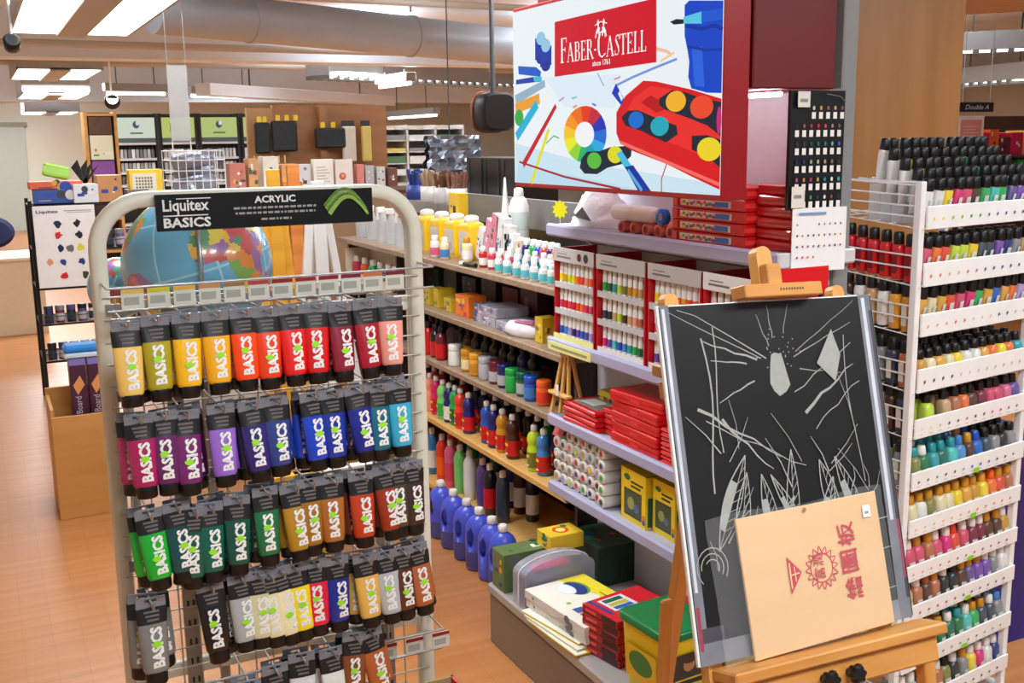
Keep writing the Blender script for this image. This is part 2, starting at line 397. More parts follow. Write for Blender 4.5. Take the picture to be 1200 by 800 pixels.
for k in range(17): x = xl+.02+k*(xr-xl-.04)/16; g.cyl((x, RY-.02, .45), (x, RY-.02, 1.345), .0016, GM, n=5)
for k in range(24): g.cyl((xl, RY-.023, .45+k*.0389), (xr, RY-.023, .45+k*.0389), .0016, GM, n=5)
RL(g.build('wire_grid'))
g = MB(); g.box(.2, .735, RY-.018, RY-.014, .1, .43, mat((120, 84, 58), .6)); RL(g.build('lower_panel'))
sg = MB(); SX0, SX1, SZ0, SZ1 = .272, .661, 1.453, 1.516
sg.box(SX0, SX1, RY-.034, RY-.024, SZ0, SZ1, mat((10, 10, 11), .25, var=0), .001)
hs = RL(sg.build('header_sign'))
A = Art((SX0, RY-.034, SZ0), (1, 0, 0), (0, 0, 1), SX1-SX0, SZ1-SZ0)
SW = mat((225, 225, 222), .4)
A.text('Liquitex', .03, .44, .42, SW, maxw=.2, bold=.02); A.rect(.03, .40, .225, .43, SW); A.rect(.09, .86, .24, .885, SW)
A.text('BASICS', .03, .09, .27, SW, maxw=.205, bold=.03)
A.text('ACRYLIC', .53, .68, .2, SW, maxw=.19, bold=.03, anchor='c')
for k, (y, w) in enumerate(((.52, .19), (.38, .185), (.2, .07))):
    r_ = random.Random(k); x = .53-w
    while x < .53+w:
        q = r_.uniform(.008, .03); A.rect(x, y, min(x+q, .53+w), y+.06, mat((150, 150, 150), .5)); x += q+.006
P1 = [(.77+.19*i/14, .3+.55*math.sin(PI*.95*i/14+.12)) for i in range(15)]
for k, c in enumerate(((70, 110, 20), (104, 150, 30), (60, 96, 16), (130, 172, 48))):
    A.stroke([(x+.004*k, y-.06*k+.1) for x, y in P1], .045-.008*k, mat(c, .3, bump=.4, scale=200), .012)
A.mb.build('header_lettering', hs)

# tube: hangs from its hook point at the origin, front towards -Y
def ell(w, d, z, n=16, p=1): return [(w/2*math.copysign(abs(math.cos(2*PI*i/n))**p, math.cos(2*PI*i/n)), d/2*math.copysign(abs(math.sin(2*PI*i/n))**p, math.sin(2*PI*i/n)), z) for i in range(n)]
W0 = .054
TB_body = MB().loft([ell(W0*.95, .0125, -.036), ell(W0*.93, .019, -.06), ell(W0*.88, .026, -.09), ell(W0*.84, .029, -.118), ell(W0*.78, .028, -.1235), ell(W0*.6, .022, -.126)], mat((200, 30, 30), .28, coat=.4))
TB_head = MB().loft([ell(W0, .003, -.006), ell(W0, .004, -.012), ell(W0*.985, .008, -.024), ell(W0*.953, .0128, -.0362)], mat((26, 26, 28), .3))
for k, zz in enumerate((-.014, -.021, -.028)): TB_head.box(-.013+.002*k, .013-.001*k, -.0030-.0018*k-.0012, -.0030-.0018*k, zz-.0022, zz+.0016, mat((110, 106, 104), .4))
TB_cap = MB().loft([ell(W0*.7, .030, -.1225), ell(W0*.72, .031, -.125), ell(W0*.7, .030, -.143), ell(W0*.62, .026, -.1455)], mat((12, 12, 13), .3))
TB_tab = MB().box(-.0255, .0255, -.0015, .0015, -.008, .002, TAG, .0008).box(-.0255, -.01, -.0015, .0015, .002, .009, TAG, .0006).box(.01, .0255, -.0015, .0015, .002, .009, TAG, .0006).box(-.0255, .0255, -.0015, .0015, .007, .0105, TAG, .0006)
WT = mat((232, 232, 228), .4)
def tube_text(off):
    v, f, tw, th = text_geo('BASICS', .01, .045); mb = MB(); L = .072; H = .0205
    slope = math.atan2(.0085, .09)
    T = Matrix.Translation((off, -.0078, -.041)) @ Matrix.Rotation(slope*.9, 4, 'X')
    pts = []
    for p in v:
        a = p[0]/tw*L; h = p[1]/th*H           # reading upwards: text +x goes to world +z
        x = -h+H/2; z = -L+a
        zz = -.041+z; t_ = (-.036-zz)/.082; dd = .0125+(.029-.0125)*min(1, t_)**.8; ww = W0*(.95-.11*t_)/2
        y = -dd/2*math.sqrt(max(.05, 1-((x+off)/ww)**2))-.0014-(.0004 if p[2] > 0 else 0)
        pts.append((x+off, y, zz))
    mb.add(pts, f, WT); return mb
def splash(dx, dz):
    mb = MB(); GR = mat((150, 226, 30), .35); r_ = random.Random(3)
    P = [(.0078*math.cos(2*PI*i/12)*r_.uniform(.85, 1.1), .0055*math.sin(2*PI*i/12)*r_.uniform(.85, 1.1)) for i in range(12)]
    z0 = -.041-.03+dz; t_ = (-.036-z0)/.082; y = -(.0125+.0165*t_**.8)/2-.0024
    mb.poly(P, .0008, GR, Matrix.Translation((dx, y, z0)) @ Matrix.Rotation(PI/2-.07, 4, 'X')); return mb
TUBE = [Kind('paint_tube', 'paint tube', [('body', TB_body, None), ('crimp_header', TB_head, None), ('cap', TB_cap, None), ('hang_tab', TB_tab, None), ('lettering', tube_text(o_), 'body'), ('splash_mark', splash(o_+a_, b_), 'body')])
        for o_, a_, b_ in ((.004, 0, 0), (0, -.003, .004), (.006, -.006, -.012))]
PEG = MB().cyl((0, -.21, 0), (0, .0, 0), .0019, STEEL, n=6).cyl((0, -.21, 0), (0, -.215, .012), .0019, STEEL, n=6).box(-.012, .012, -.002, .002, -.01, .01, STEEL)
peg_src = PEG.build('hook'); pegn = 0

TUBE_ROWS = [
 ('top', [(147, 380, 475, 0, 'pale yellow', (240, 200, 104), [(9, 'same')]), (181, 374, 466, 0, 'olive yellow', (172, 160, 24), []), (217, 371, 465, -1, 'golden yellow', (250, 190, 16), [(-9, 'same'), (9, 'same')]),
   (251, 368, 459, 0, 'amber yellow', (244, 176, 14), []), (284, 365, 455, 0, 'orange red', (250, 74, 18), [(-9, 'same')]), (311, 364, 453, 0, 'vermilion', (238, 62, 18), []), (341, 361, 452, 0, 'bright red', (232, 24, 26), [(8, 'same')]),
   (368, 359, 445, 0, 'scarlet', (214, 18, 24), [(8, 'same')]), (398, 358, 443, 0, 'crimson', (140, 22, 50), [(-9, 'same')]), (427, 355, 436, 2, 'ruby red', (168, 14, 42), [(9, 'same')]), (456, 352, 430, 0, 'pale pink', (240, 156, 140), [])]),
 ('second', [(162, 489, 584, 2, 'magenta', (170, 22, 92), [(-11, 'same')]), (190, 485, 580, 1, 'plum', (100, 28, 92), []), (216, 484, 580, 0, 'purple', (116, 32, 104), [(9, 'dark'), (16, 'dark')]),
   (258, 477, 570, 0, 'lavender', (150, 104, 206), []), (294, 473, 565, 4, 'dark violet', (44, 32, 112), [(-9, 'dark')]), (322, 468, 555, 1, 'denim blue', (44, 62, 136), []), (365, 463, 551, 2, 'cobalt blue', (18, 64, 196), [(-10, 'same')]),
   (388, 460, 538, 1, 'royal blue', (20, 50, 160), []), (417, 455, 534, 6, 'deep blue', (22, 36, 140), [(-10, 'dark')]), (442, 453, 524, 0, 'teal', (8, 104, 124), []), (467, 449, 528, 0, 'cyan', (50, 170, 206), [(-6, 'same'), (12, 'lime')])]),
 ('third', [(174, 600, 684, 5, 'bright green', (16, 176, 48), [(-11, 'same')]), (206, 592, 672, 2, 'dark teal', (10, 72, 72), []), (226, 598, 674, -4, 'bottle green', (8, 84, 70), []), (245, 592, 680, -1, 'deep green', (0, 92, 74), [(10, 'same'), (16, 'same')]),
   (277, 584, 664, -2, 'pine green', (6, 78, 64), []), (310, 574, 660, 0, 'leaf green', (20, 110, 66), [(-10, 'dark'), (9, 'same')]), (342, 570, 640, 4, 'ochre', (184, 136, 30), []), (361, 564, 634, 0, 'bronze', (160, 108, 20), []),
   (387, 560, 640, 0, 'caramel brown', (172, 104, 44), [(8, 'dark')]), (422, 556, 638, 1, 'brick orange', (196, 58, 20), [(-8, 'dark')]), (450, 549, 622, 5, 'rust red', (156, 50, 20), [(-5, 'dark')]), (465, 545, 610, 0, 'olive brown', (74, 64, 44), []), (482, 543, 606, 0, 'dark brown', (60, 36, 28), [])]),
 ('fourth', [(176, 704, 800, 0, 'steel grey', (126, 126, 122), [(-12, 'same'), (13, 'same')]), (245, 685, 776, 4, 'black', (20, 22, 24), [(14, 'same')]), (281, 676, 755, 1, 'silver', (170, 174, 172), []), (302, 672, 750, 0, 'ivory', (212, 206, 164), []), (314, 672, 752, 4, 'cream', (234, 224, 170), []),
   (327, 668, 756, 7, 'pale cream', (244, 232, 184), []), (344, 664, 750, 6, 'lemon yellow', (248, 224, 20), []), (368, 659, 740, 1, 'rose red', (226, 28, 62), []), (394, 655, 735, -1, 'ultramarine', (20, 36, 140), []), (427, 652, 732, 3, 'apricot yellow', (232, 182, 84), [(-12, 'same')]),
   (451, 648, 724, 4, 'light grey', (184, 188, 190), []), (470, 644, 712, 2, 'umber', (92, 44, 26), []), (487, 640, 708, 6, 'copper', (176, 94, 52), [(8, 'same'), (14, 'same')])]),
 ('bottom', [(292, 800, 880, 0, 'graphite', (36, 38, 44), []), (322, 782, 870, 0, 'chalk white', (226, 228, 226), []), (353, 768, 855, 0, 'pearl white', (222, 224, 220), []), (389, 762, 850, 1, 'white', (228, 234, 230), [(-9, 'same')]), (415, 744, 818, -3, 'chestnut', (132, 72, 40), []), (434, 740, 822, 7, 'burnt copper', (178, 92, 46), [(8, 'same')])]),
]
rq = random.Random(11)
for row, items in TUBE_ROWS:
    for i, (px, pt, pb, tilt, cn, rgb, backs) in enumerate(items):
        seq = [(dx, w) for dx, w in backs] or [((7 if i % 2 else -6), 'same')]
        yf = 1.76
        p = at(px, pt, 'Y', yf); zb = at(px, pb, 'Y', yf).z
        sc = (p.z-zb)/.152; sc = max(.88, min(1.05, sc)); zh = p.z-.004
        bm = mat(rgb, .25, var=.03, coat=.5)
        k = TUBE[(i+len(row)) % 3]
        rn = 'lowest' if row == 'bottom' else row
        lab = '%s acrylic tube with black cap, front of its hook on the %s row' % (cn, rn)
        k.put(lab, (p.x, yf, zh), 'tubes hanging on the cream wire rack', {'body': bm}, (R(-4), R(-tilt), R(rq.uniform(-6, 6))), (sc, sc, sc))
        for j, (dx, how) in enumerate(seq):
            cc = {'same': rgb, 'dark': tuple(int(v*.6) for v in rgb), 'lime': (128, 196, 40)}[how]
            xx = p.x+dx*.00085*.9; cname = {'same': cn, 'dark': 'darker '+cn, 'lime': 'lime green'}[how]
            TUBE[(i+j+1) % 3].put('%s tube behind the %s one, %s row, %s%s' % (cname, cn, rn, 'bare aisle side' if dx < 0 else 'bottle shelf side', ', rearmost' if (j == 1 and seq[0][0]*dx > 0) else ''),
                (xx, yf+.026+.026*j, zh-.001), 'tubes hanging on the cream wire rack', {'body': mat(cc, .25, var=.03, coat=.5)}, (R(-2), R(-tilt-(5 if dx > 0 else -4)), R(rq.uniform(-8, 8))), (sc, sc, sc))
        q = peg_src if pegn == 0 else peg_src.copy()
        if pegn: C.objects.link(q)
        pegn += 1
        q.parent = rack; q.location = (p.x-.46, -.02, zh+.004)
# price strip above each row
for zi, (z, x0, n) in enumerate(((1.351, .215, 12), (.60+.025, .3, 9))):
    y = RY-.1
    w = MB().cyl((xl, y, z+.018), (xr, y, z+.018), .0022, STEEL, n=6).cyl((xl, y, z-.02), (xr, y, z-.02), .0022, STEEL, n=6)
    for xx in (xl, xr): w.cyl((xx, y, z+.018), (xx, RY, z+.018), .0022, STEEL, n=6)
    RL(w.build('label_rail'))
    cols = ((220, 180, 80), (200, 190, 30), (220, 170, 60), (200, 130, 70), (150, 110, 60), (170, 60, 60), (140, 20, 40), (150, 30, 40), (140, 20, 40), (120, 20, 50), (190, 110, 60), (120, 20, 40))
    for k in range(n):
        x = x0+k*(.5/n)
        tg = MB().box(x-.018, x+.018, y-.006, y-.004, z-.017, z+.016, mat((206, 206, 190), .4)).box(x-.018, x+.018, y-.0066, y-.006, z+.009, z+.016, mat(cols[k], .4)).box(x-.014, x+.010, y-.0066, y-.006, z-.010, z+.003, mat((160, 160, 150), .5))
        RL(tg.build('price_card'))
# carton corner under the rack
cb = thing('open_carton', 'open red-edged cardboard carton below the hanging tubes', 'carton', (.68, 1.72, 0))
CB = mat((176, 142, 96), .7); 
MB().box(-.09, .09, -.13, .13, 0, .02, CB).box(-.09, -.084, -.13, .13, .02, .54, CB).box(.084, .09, -.13, .13, .02, .54, RED).box(-.09, .09, -.13, -.124, .02, .54, RED).box(-.09, .09, .124, .13, .02, .54, CB).build('box_wall', cb)
MB().box(-.084, .084, -.124, -.06, .53, .534, CB).build('flap', cb)

# ------------------------------------------------------------ lilac display gondola with the lit sign
GX, GY0, GY1 = 1.574, 1.86, 2.94       # shelf front, near end, far end
gon = thing('display_gondola', 'grey gondola with lilac shelves and taupe plinth below the lit sign', 'shelving', (1.75, 2.4, 0))
TAUPE = mat((126, 114, 102), .45); LED = mat((176, 172, 168), .4, .2)
reloc(MB().box(1.36, 1.80, GY0, GY1, 0, .165, TAUPE, .003).build('plinth'), gon)
reloc(MB().box(1.352, 1.80, GY0, GY1, .17, .205, LED, .006).box(1.37, 1.80, GY0, GY1, .15, .175, BLACK).build('base_shelf'), gon)
reloc(MB().box(1.775, 1.80, GY0+.03, GY1+.02, .2, 1.70, mat((206, 204, 214), .5)).build('back_panel'), gon)
for z in (1.34, .985, .735, .51):
    b = MB().box(GX+.012, 1.80, GY0, GY1, z-.012, z, mat((178, 176, 182), .45)).box(GX, GX+.02, GY0, GY1, z-.034, z+.004, LILAC, .006)
    if z == 1.34: b.box(GX, 1.80, GY0-.012, GY0, z-.03, z+.004, mat((206, 204, 206), .4), .004)
    reloc(b.build('shelf'), gon)
    g = MB()
    for y in (GY0+.02, GY1-.03): g.add([(1.80, y, z-.012), (1.62, y, z-.012), (1.80, y, z-.11), (1.80, y+.006, z-.012), (1.62, y+.006, z-.012), (1.80, y+.006, z-.11)], [(0, 1, 2), (3, 5, 4), (0, 3, 4, 1), (1, 4, 5, 2), (0, 2, 5, 3)], LGREY)
    reloc(g.build('bracket'), gon)
reloc(MB().box(GX-.004, GX, 2.66, 2.92, .952, .978, mat((226, 226, 150), .5)).box(GX-.0045, GX-.004, 2.68, 2.9, .960, .968, mat((150, 150, 90), .5)).build('price_strip'), gon)
reloc(MB().box(1.752, 1.795, GY0+.005, GY0+.045, .0, 2.85, mat((134, 136, 136), .45, .1), .003).build('end_upright'), gon)

sign = thing('light_box_sign', 'lit paint shop sign with red edge showing a paintbox, beaker and colour wheel', 'sign', (1.455, 2.36, 1.47))
sx, sy0, sy1, sz0, sz1 = 1.424, 1.872, 2.853, 1.476, 1.957
reloc(MB().box(sx+.004, 1.50, sy0, sy1, sz0-.012, sz1+.01, mat((150, 6, 16), .35), .003).build('housing'), sign)
def E_(*rgb): return mat(rgb, 1.0, 0, .98)
A = Art((sx+.0035, sy1, sz0), (0, -1, 0), (0, 0, 1), sy1-sy0, sz1-sz0)
A.step = .00003
def su(x, y):
    p = at(600+x/3.3333, y/3.3333, 'X', sx); return (min(1, max(0, (sy1-p.y)/A.w)), min(1, max(0, (p.z-sz0)/A.h)))
A.rect(0, 0, 1, 1, E_(238, 246, 250))
def sp(pts, c): A.poly([su(*p) for p in pts], E_(*c))
def ss(pts, w, c, w2=None): A.stroke([su(*p) for p in pts], w, E_(*c), w2)
def sd(x, y, r, c, ry=None): u, v = su(x, y); A.disc(u, v, r*.95, E_(*c), r*.56 if ry is None else ry)
sp([(10, 560), (300, 640), (815, 720), (815, 762), (10, 722)], (206, 232, 244)); sp([(120, 300), (420, 290), (400, 420), (200, 420)], (226, 240, 250))
sp([(20, 640), (500, 760), (320, 748), (10, 722)], (190, 224, 240))
# small sharpener barrels and pens
for dx, dy in ((0, 0), (20, 28)):
    sp([(86+dx, 150+dy), (130+dx, 150+dy), (130+dx, 225+dy), (86+dx, 235+dy)], (20, 50, 170)); sd(108+dx, 150+dy, .028, (150, 200, 230), .018); sd(108+dx, 230+dy, .028, (16, 44, 150), .014)
sp([(20, 258), (90, 262), (110, 280), (106, 300), (22, 290)], (30, 90, 200)); sp([(12, 312), (80, 300), (112, 300), (110, 318), (12, 330)], (20, 60, 170)); sp([(78, 302), (112, 298), (114, 314), (84, 320)], (60, 190, 220))
ss([(10, 390), (125, 325)], .028, (150, 180, 200), .02); ss([(10, 425), (104, 385)], .03, (240, 160, 40)); sd(24, 460, .03, (60, 170, 70), .024); ss([(14, 535), (95, 405)], .028, (30, 180, 220))
ss([(40, 645), (168, 412)], .02, (200, 24, 40), .014); ss([(72, 718), (140, 505)], .014, (230, 226, 40)); ss([(25, 632), (200, 690), (420, 745)], .006, (170, 30, 60)); ss([(130, 560), (160, 530), (180, 540)], .004, (80, 180, 90))
ss([(400, 335), (470, 300), (560, 262), (640, 230)], .006, (120, 150, 220)); ss([(560, 190), (600, 200), (620, 215)], .008, (250, 190, 170)); ss([(575, 240), (630, 205)], .006, (250, 210, 150)); ss([(330, 285), (355, 335)], .004, (150, 170, 210)); ss([(395, 310), (420, 300)], .004, (230, 120, 160))
ss([(600, 640), (580, 700), (580, 755)], .004, (190, 40, 60)); ss([(180, 395), (200, 380)], .004, (180, 120, 200)); ss([(230, 385), (250, 378)], .004, (120, 190, 210)); ss([(235, 420), (250, 412)], .006, (240, 150, 120)); ss([(310, 405), (325, 412)], .005, (110, 110, 190))
# colour wheel
cu, cv = su(280, 525); rw = .112
WH = [(230, 60, 24), (240, 110, 20), (248, 150, 24), (250, 200, 40), (236, 236, 50), (150, 214, 50), (40, 180, 110), (20, 160, 170), (40, 170, 226), (30, 110, 210), (40, 50, 180), (200, 40, 60)]
for i, c in enumerate(WH):
    a0 = PI/2-.35+i*PI/6; P = [(cu*A.w+rr_*A.w*math.cos(a), cv*A.h+rr_*A.w*.66*math.sin(a)) for rr_, a in [(rw, a0), (rw, a0+PI/12), (rw, a0+PI/6), (.045, a0+PI/6), (.045, a0)]]
    A.poly(P, E_(*c), False)
A.disc(cu, cv, .05, E_(246, 248, 250), .033)
# loose palette and brush
sp([(268, 620), (290, 592), (340, 590), (380, 575), (440, 570), (465, 580), (462, 610), (430, 640), (370, 655), (330, 680), (280, 678), (262, 655)], (24, 34, 50))
sd(318, 627, .038, (90, 190, 60)); sd(400, 604, .038, (226, 220, 30)); sp([(405, 600), (425, 588), (470, 655), (440, 660)], (70, 190, 226)); sp([(438, 652), (470, 645), (540, 752), (488, 752)], (20, 50, 160)); ss([(450, 665), (505, 748)], .01, (90, 170, 230))
# red paintbox
sp([(405, 520), (405, 440), (440, 375), (510, 315), (560, 318), (700, 350), (822, 385), (822, 742), (700, 690), (600, 640), (470, 590), (420, 560)], (220, 20, 28))
sp([(440, 440), (475, 380), (540, 335), (640, 350), (822, 410), (822, 640), (650, 570), (520, 520)], (238, 46, 40)); sp([(500, 400), (540, 372), (620, 420), (560, 440)], (190, 12, 20)); ss([(420, 555), (600, 632), (822, 722)], .008, (250, 110, 100))
ss([(395, 345), (430, 400)], .03, (20, 60, 190), .02); ss([(415, 360), (428, 390)], .01, (240, 246, 250))
sp([(572, 385), (625, 350), (680, 362), (740, 385), (822, 398), (822, 532), (760, 490), (690, 462), (600, 430), (572, 410)], (26, 36, 52))
sd(637, 396, .042, (246, 180, 40)); sd(738, 418, .045, (238, 74, 40)); sd(806, 470, .009, (200, 40, 120), .03)
sp([(425, 458), (450, 432), (490, 430), (560, 460), (640, 490), (645, 525), (600, 556), (540, 530), (500, 510), (440, 490)], (26, 36, 52)); sd(482, 468, .036, (20, 110, 210)); sd(574, 493, .04, (30, 170, 190))
sp([(700, 530), (760, 528), (818, 545), (818, 655), (760, 610), (700, 585)], (26, 36, 52)); sd(767, 583, .046, (240, 214, 40))
# beaker with brush
sp([(672, 20), (690, 2), (834, 0), (834, 362), (760, 362), (698, 345), (686, 300), (690, 240), (684, 200), (672, 140)], (16, 70, 200)); sp([(700, 190), (740, 180), (750, 340), (710, 335)], (40, 100, 224)); ss([(672, 100), (740, 112), (790, 98), (834, 112)], .008, (10, 50, 160)); ss([(684, 182), (760, 195), (830, 190)], .006, (10, 54, 170))
sp([(615, 85), (640, 74), (672, 76), (672, 92), (630, 96)], (20, 30, 50)); sp([(668, 66), (740, 44), (740, 92), (668, 92)], (90, 200, 230)); sp([(738, 44), (834, 30), (834, 74), (738, 88)], (24, 90, 210))
# red banner, rider emblem
sp([(165, 86), (562, -8), (562, 243), (165, 300)], (212, 12, 36))
A.mb.build('printed_panel', sign).location = -Vector(sign.location)
L = Art((sx-.0225, sy1, sz0), (0, -1, 0), (0, 0, 1), A.w, A.h); L.step = .00002
E1 = E_(250, 250, 250)
GL = {  # thick strokes then thin strokes then serif bars, unit cap height; advance
 'F': ([((.2, 0), (.2, 1), .15)], [((.1, .97), (.68, .97), .05), ((.2, .53), (.55, .53), .05), ((.06, .025), (.4, .025), .05), ((.67, 1), (.67, .8), .05), ((.54, .62), (.54, .43), .05)], .76),
 'A': ([((.42, 1), (.8, 0), .15)], [((.42, 1), (.1, 0), .06), ((.22, .36), (.64, .36), .05), ((-.02, .025), (.24, .025), .05), ((.62, .025), (.96, .025), .05)], .98),
 'B': ([((.2, 0), (.2, 1), .15), ((.6, .9), (.6, .6), .14), ((.66, .44), (.66, .12), .15)], [((.06, .97), (.55, .97), .05), ((.2, .53), (.58, .53), .05), ((.06, .025), (.6, .025), .05), ((.52, .97), (.62, .86), .07), ((.6, .62), (.5, .53), .07), ((.5, .53), (.67, .4), .07), ((.67, .15), (.56, .03), .07)], .84),
 'E': ([((.2, 0), (.2, 1), .15)], [((.06, .97), (.66, .97), .05), ((.2, .53), (.54, .53), .05), ((.06, .025), (.68, .025), .05), ((.65, 1), (.65, .8), .05), ((.53, .62), (.53, .43), .05), ((.68, 0), (.68, .22), .05)], .78),
 'R': ([((.2, 0), (.2, 1), .15), ((.6, .9), (.6, .6), .14), ((.44, .5), (.84, 0), .14)], [((.06, .97), (.55, .97), .05), ((.2, .5), (.56, .5), .05), ((.06, .025), (.38, .025), .05), ((.52, .97), (.62, .86), .07), ((.6, .62), (.5, .5), .07), ((.76, .025), (.98, .025), .05)], .96),
 'C': ([((.13, .7), (.13, .3), .15)], [((.13, .7), (.25, .9), .13), ((.25, .92), (.45, .98), .07), ((.45, .98), (.74, .92), .06), ((.74, 1), (.74, .74), .05), ((.13, .3), (.25, .1), .13), ((.25, .08), (.48, .02), .07), ((.48, .02), (.78, .14), .06)], .86),
 'S': ([((.16, .78), (.5, .36), .15)], [((.16, .72), (.2, .9), .08), ((.2, .92), (.38, .98), .06), ((.38, .98), (.55, .92), .06), ((.55, 1), (.55, .76), .05), ((.5, .4), (.53, .15), .09), ((.5, .1), (.32, .02), .06), ((.32, .02), (.1, .1), .06), ((.1, 0), (.1, .26), .05)], .66),
 'T': ([((.38, 0), (.38, 1), .15)], [((.02, .97), (.74, .97), .05), ((.04, 1), (.04, .78), .05), ((.72, 1), (.72, .78), .05), ((.22, .025), (.54, .025), .05)], .78),
 'L': ([((.2, 0), (.2, 1), .15)], [((.06, .97), (.36, .97), .05), ((.06, .025), (.66, .025), .05), ((.65, 0), (.65, .24), .05)], .74)}
def serif(art, word, x, y, h, wtot, m):
    seq = []; big = {0, 6}
    for i, ch in enumerate(word): seq.append((ch, 1.0 if i in big else .76))
    adv = sum(.34 if ch == '-' else GL[ch][2]*k for ch, k in seq); k0 = wtot/adv; cx = x
    for ch, k in seq:
        if ch == '-': art.mb.poly([(cx+.06*k0, y+.3*h), (cx+.24*k0, y+.3*h), (cx+.24*k0, y+.36*h), (cx+.06*k0, y+.36*h)], .0003, m, art.M()); cx += .34*k0; continue
        for st in GL[ch][0]+GL[ch][1]:
            (x0, y0), (x1, y1), w = st; art.stroke([((cx+x0*k*k0)/art.w, (y+y0*k*h)/art.h), ((cx+x1*k*k0)/art.w, (y+y1*k*h)/art.h)], w*k*k0*1.1/art.w, m)
        cx += GL[ch][2]*k*k0
def wpos(x, y): u, v = su(x, y); return u*A.w, v*A.h
x0, y0 = wpos(188, 250); x1, y1 = wpos(528, 197)
serif(L, 'FABER-CASTELL', x0, (y0+y1)/2, .064, x1-x0, E1)
u, v = su(350, 255); L.text('since 1761', u, v, .028, E1, anchor='c', maxw=.085, bold=.01)
u, v = su(350, 100)   # two small riders, as white silhouettes
for k, (dx, mir) in enumerate(((-.018, 1), (.016, -1))):
    for P in ([(-.02, -.02), (.0, .02), (.016, .01), (.012, -.03), (.018, -.06), (.008, -.06), (.0, -.03), (-.012, -.035), (-.02, -.07), (-.028, -.066), (-.022, -.04)], [(-.004, .02), (.006, .02), (.008, .06), (-.002, .08), (-.01, .05)], [(-.03, .03), (.03, .055), (.03, .062), (-.03, .038)]):
        L.poly([(u+dx*.8+a*mir*.55, v-.015+b*.62) for a, b in P], E1)
lo = L.mb.build('lettering', sign); lo.location = -Vector(sign.location)+Vector((.0225, 0, 0))
# red header box behind the sign, with a tube light under it
hb = thing('header_box', 'dark red box header mounted above the red boxes behind the lit sign', 'header box', (1.62, 2.36, 1.7))
reloc(MB().box(1.506, 1.735, GY0+.01, 2.85, 1.70, 2.25, mat((104, 0, 4), .5), .003).build('panel'), hb)
reloc(MB().cyl((1.60, GY0+.03, 1.690), (1.60, 2.8, 1.690), .005, mat((255, 240, 246), emit=26), n=8).build('lamp_tube'), hb)
reloc(MB().cyl((1.62, 1.97, 2.24), (1.62, 1.97, 2.84), .012, DKGREY).cyl((1.62, 2.7, 2.24), (1.62, 2.7, 2.84), .012, DKGREY).build('hanger'), hb)

# colour charts hung on the end of the gondola
A = Art((1.593, GY0-.012, 1.438), (1, 0, 0), (0, 0, 1), .155, .258)
cc = thing('colour_chip_board', 'black board of small colour chips hung beside the wood column', 'colour chart', (1.68, GY0, 1.438))
reloc(MB().box(1.593, 1.748, GY0-.012, GY0-.002, 1.438, 1.696, mat((20, 20, 22), .3), .001).build('board'), cc)
r_ = random.Random(5)
CH = [[(200, 200, 180), (210, 150, 40), (150, 100, 60), (200, 170, 120), (120, 90, 90)], [(60, 30, 30), (170, 80, 60), (190, 40, 60), (210, 30, 60), (220, 60, 90), (170, 130, 130), (120, 90, 100)], [(70, 50, 50), (60, 70, 50), (30, 90, 60), (30, 120, 90), (20, 130, 130), (90, 170, 180), (60, 90, 190)], [(30, 40, 90), (30, 50, 120), (160, 170, 150), (190, 180, 150), (190, 150, 120), (140, 110, 80), (60, 50, 40)], [(170, 80, 90), (200, 130, 60), (190, 40, 90), (200, 160, 40), (30, 140, 150), (230, 226, 210), (40, 170, 180)], [(90, 60, 120), (200, 190, 60), (70, 150, 60), (60, 60, 70), (220, 220, 226), (150, 60, 60), (40, 40, 60)]]
for i, row in enumerate(CH):
    for j, c in enumerate(row):
        u = (.42+.13*j) if i == 0 else (.12+.128*j); v = .80-.15*i
        A.rect(u-.035, v-.035, u+.035, v+.02, WHITE); A.disc(u, v+.055, .022, mat(c, .3), .03, n=10)
A.rect(.08, .86, .3, .99, OFFW); A.rect(.12, .9, .26, .93, GREY); A.rect(.02, .02, .26, .2, OFFW); A.rect(.06, .1, .2, .13, GREY); A.stroke([(.6, .97), (.85, .95), (.97, .9)], .01, mat((120, 110, 100), .4))
reloc(A.mb.build('colour_chips'), cc)
pc = thing('paper_colour_chart', 'white paper colour chart hung just under the black chip board', 'colour chart', (1.69, GY0-.02, 1.3), rotz=R(-4))
MB().box(-.085, .062, -.002, 0, .0, .142, mat((238, 238, 238), .6)).build('sheet', pc)
A = Art((-.085, -.002, 0), (1, 0, 0), (0, 0, 1), .147, .142)
for i in range(4):
    for j in range(9):
        if (i == 0 and j in (1, 2, 3)) or (i == 3 and j > 3): continue
        A.disc(.09+.1*j, .74-.17*i, .016, mat(random.Random(i*9+j).choice([(200, 60, 50), (60, 80, 150), (40, 120, 80), (60, 50, 60), (190, 130, 60), (160, 60, 110), (90, 150, 160)]), .5), .02, n=8)
A.rect(.1, .89, .6, .93, mat((120, 150, 200), .5)); A.mb.build('colour_dots', pc)
rc = thing('red_shelf_card', 'plain red card clipped on the shelf end behind the easel mast', 'sign', (1.6, GY0-.03, 1.25))
MB().box(-.05, .10, -.002, .001, .0, .062, mat((214, 16, 26), .4)).build('card', rc); MB().box(-.05, .10, .001, .03, .055, .058, WHITE).build('clip', rc)

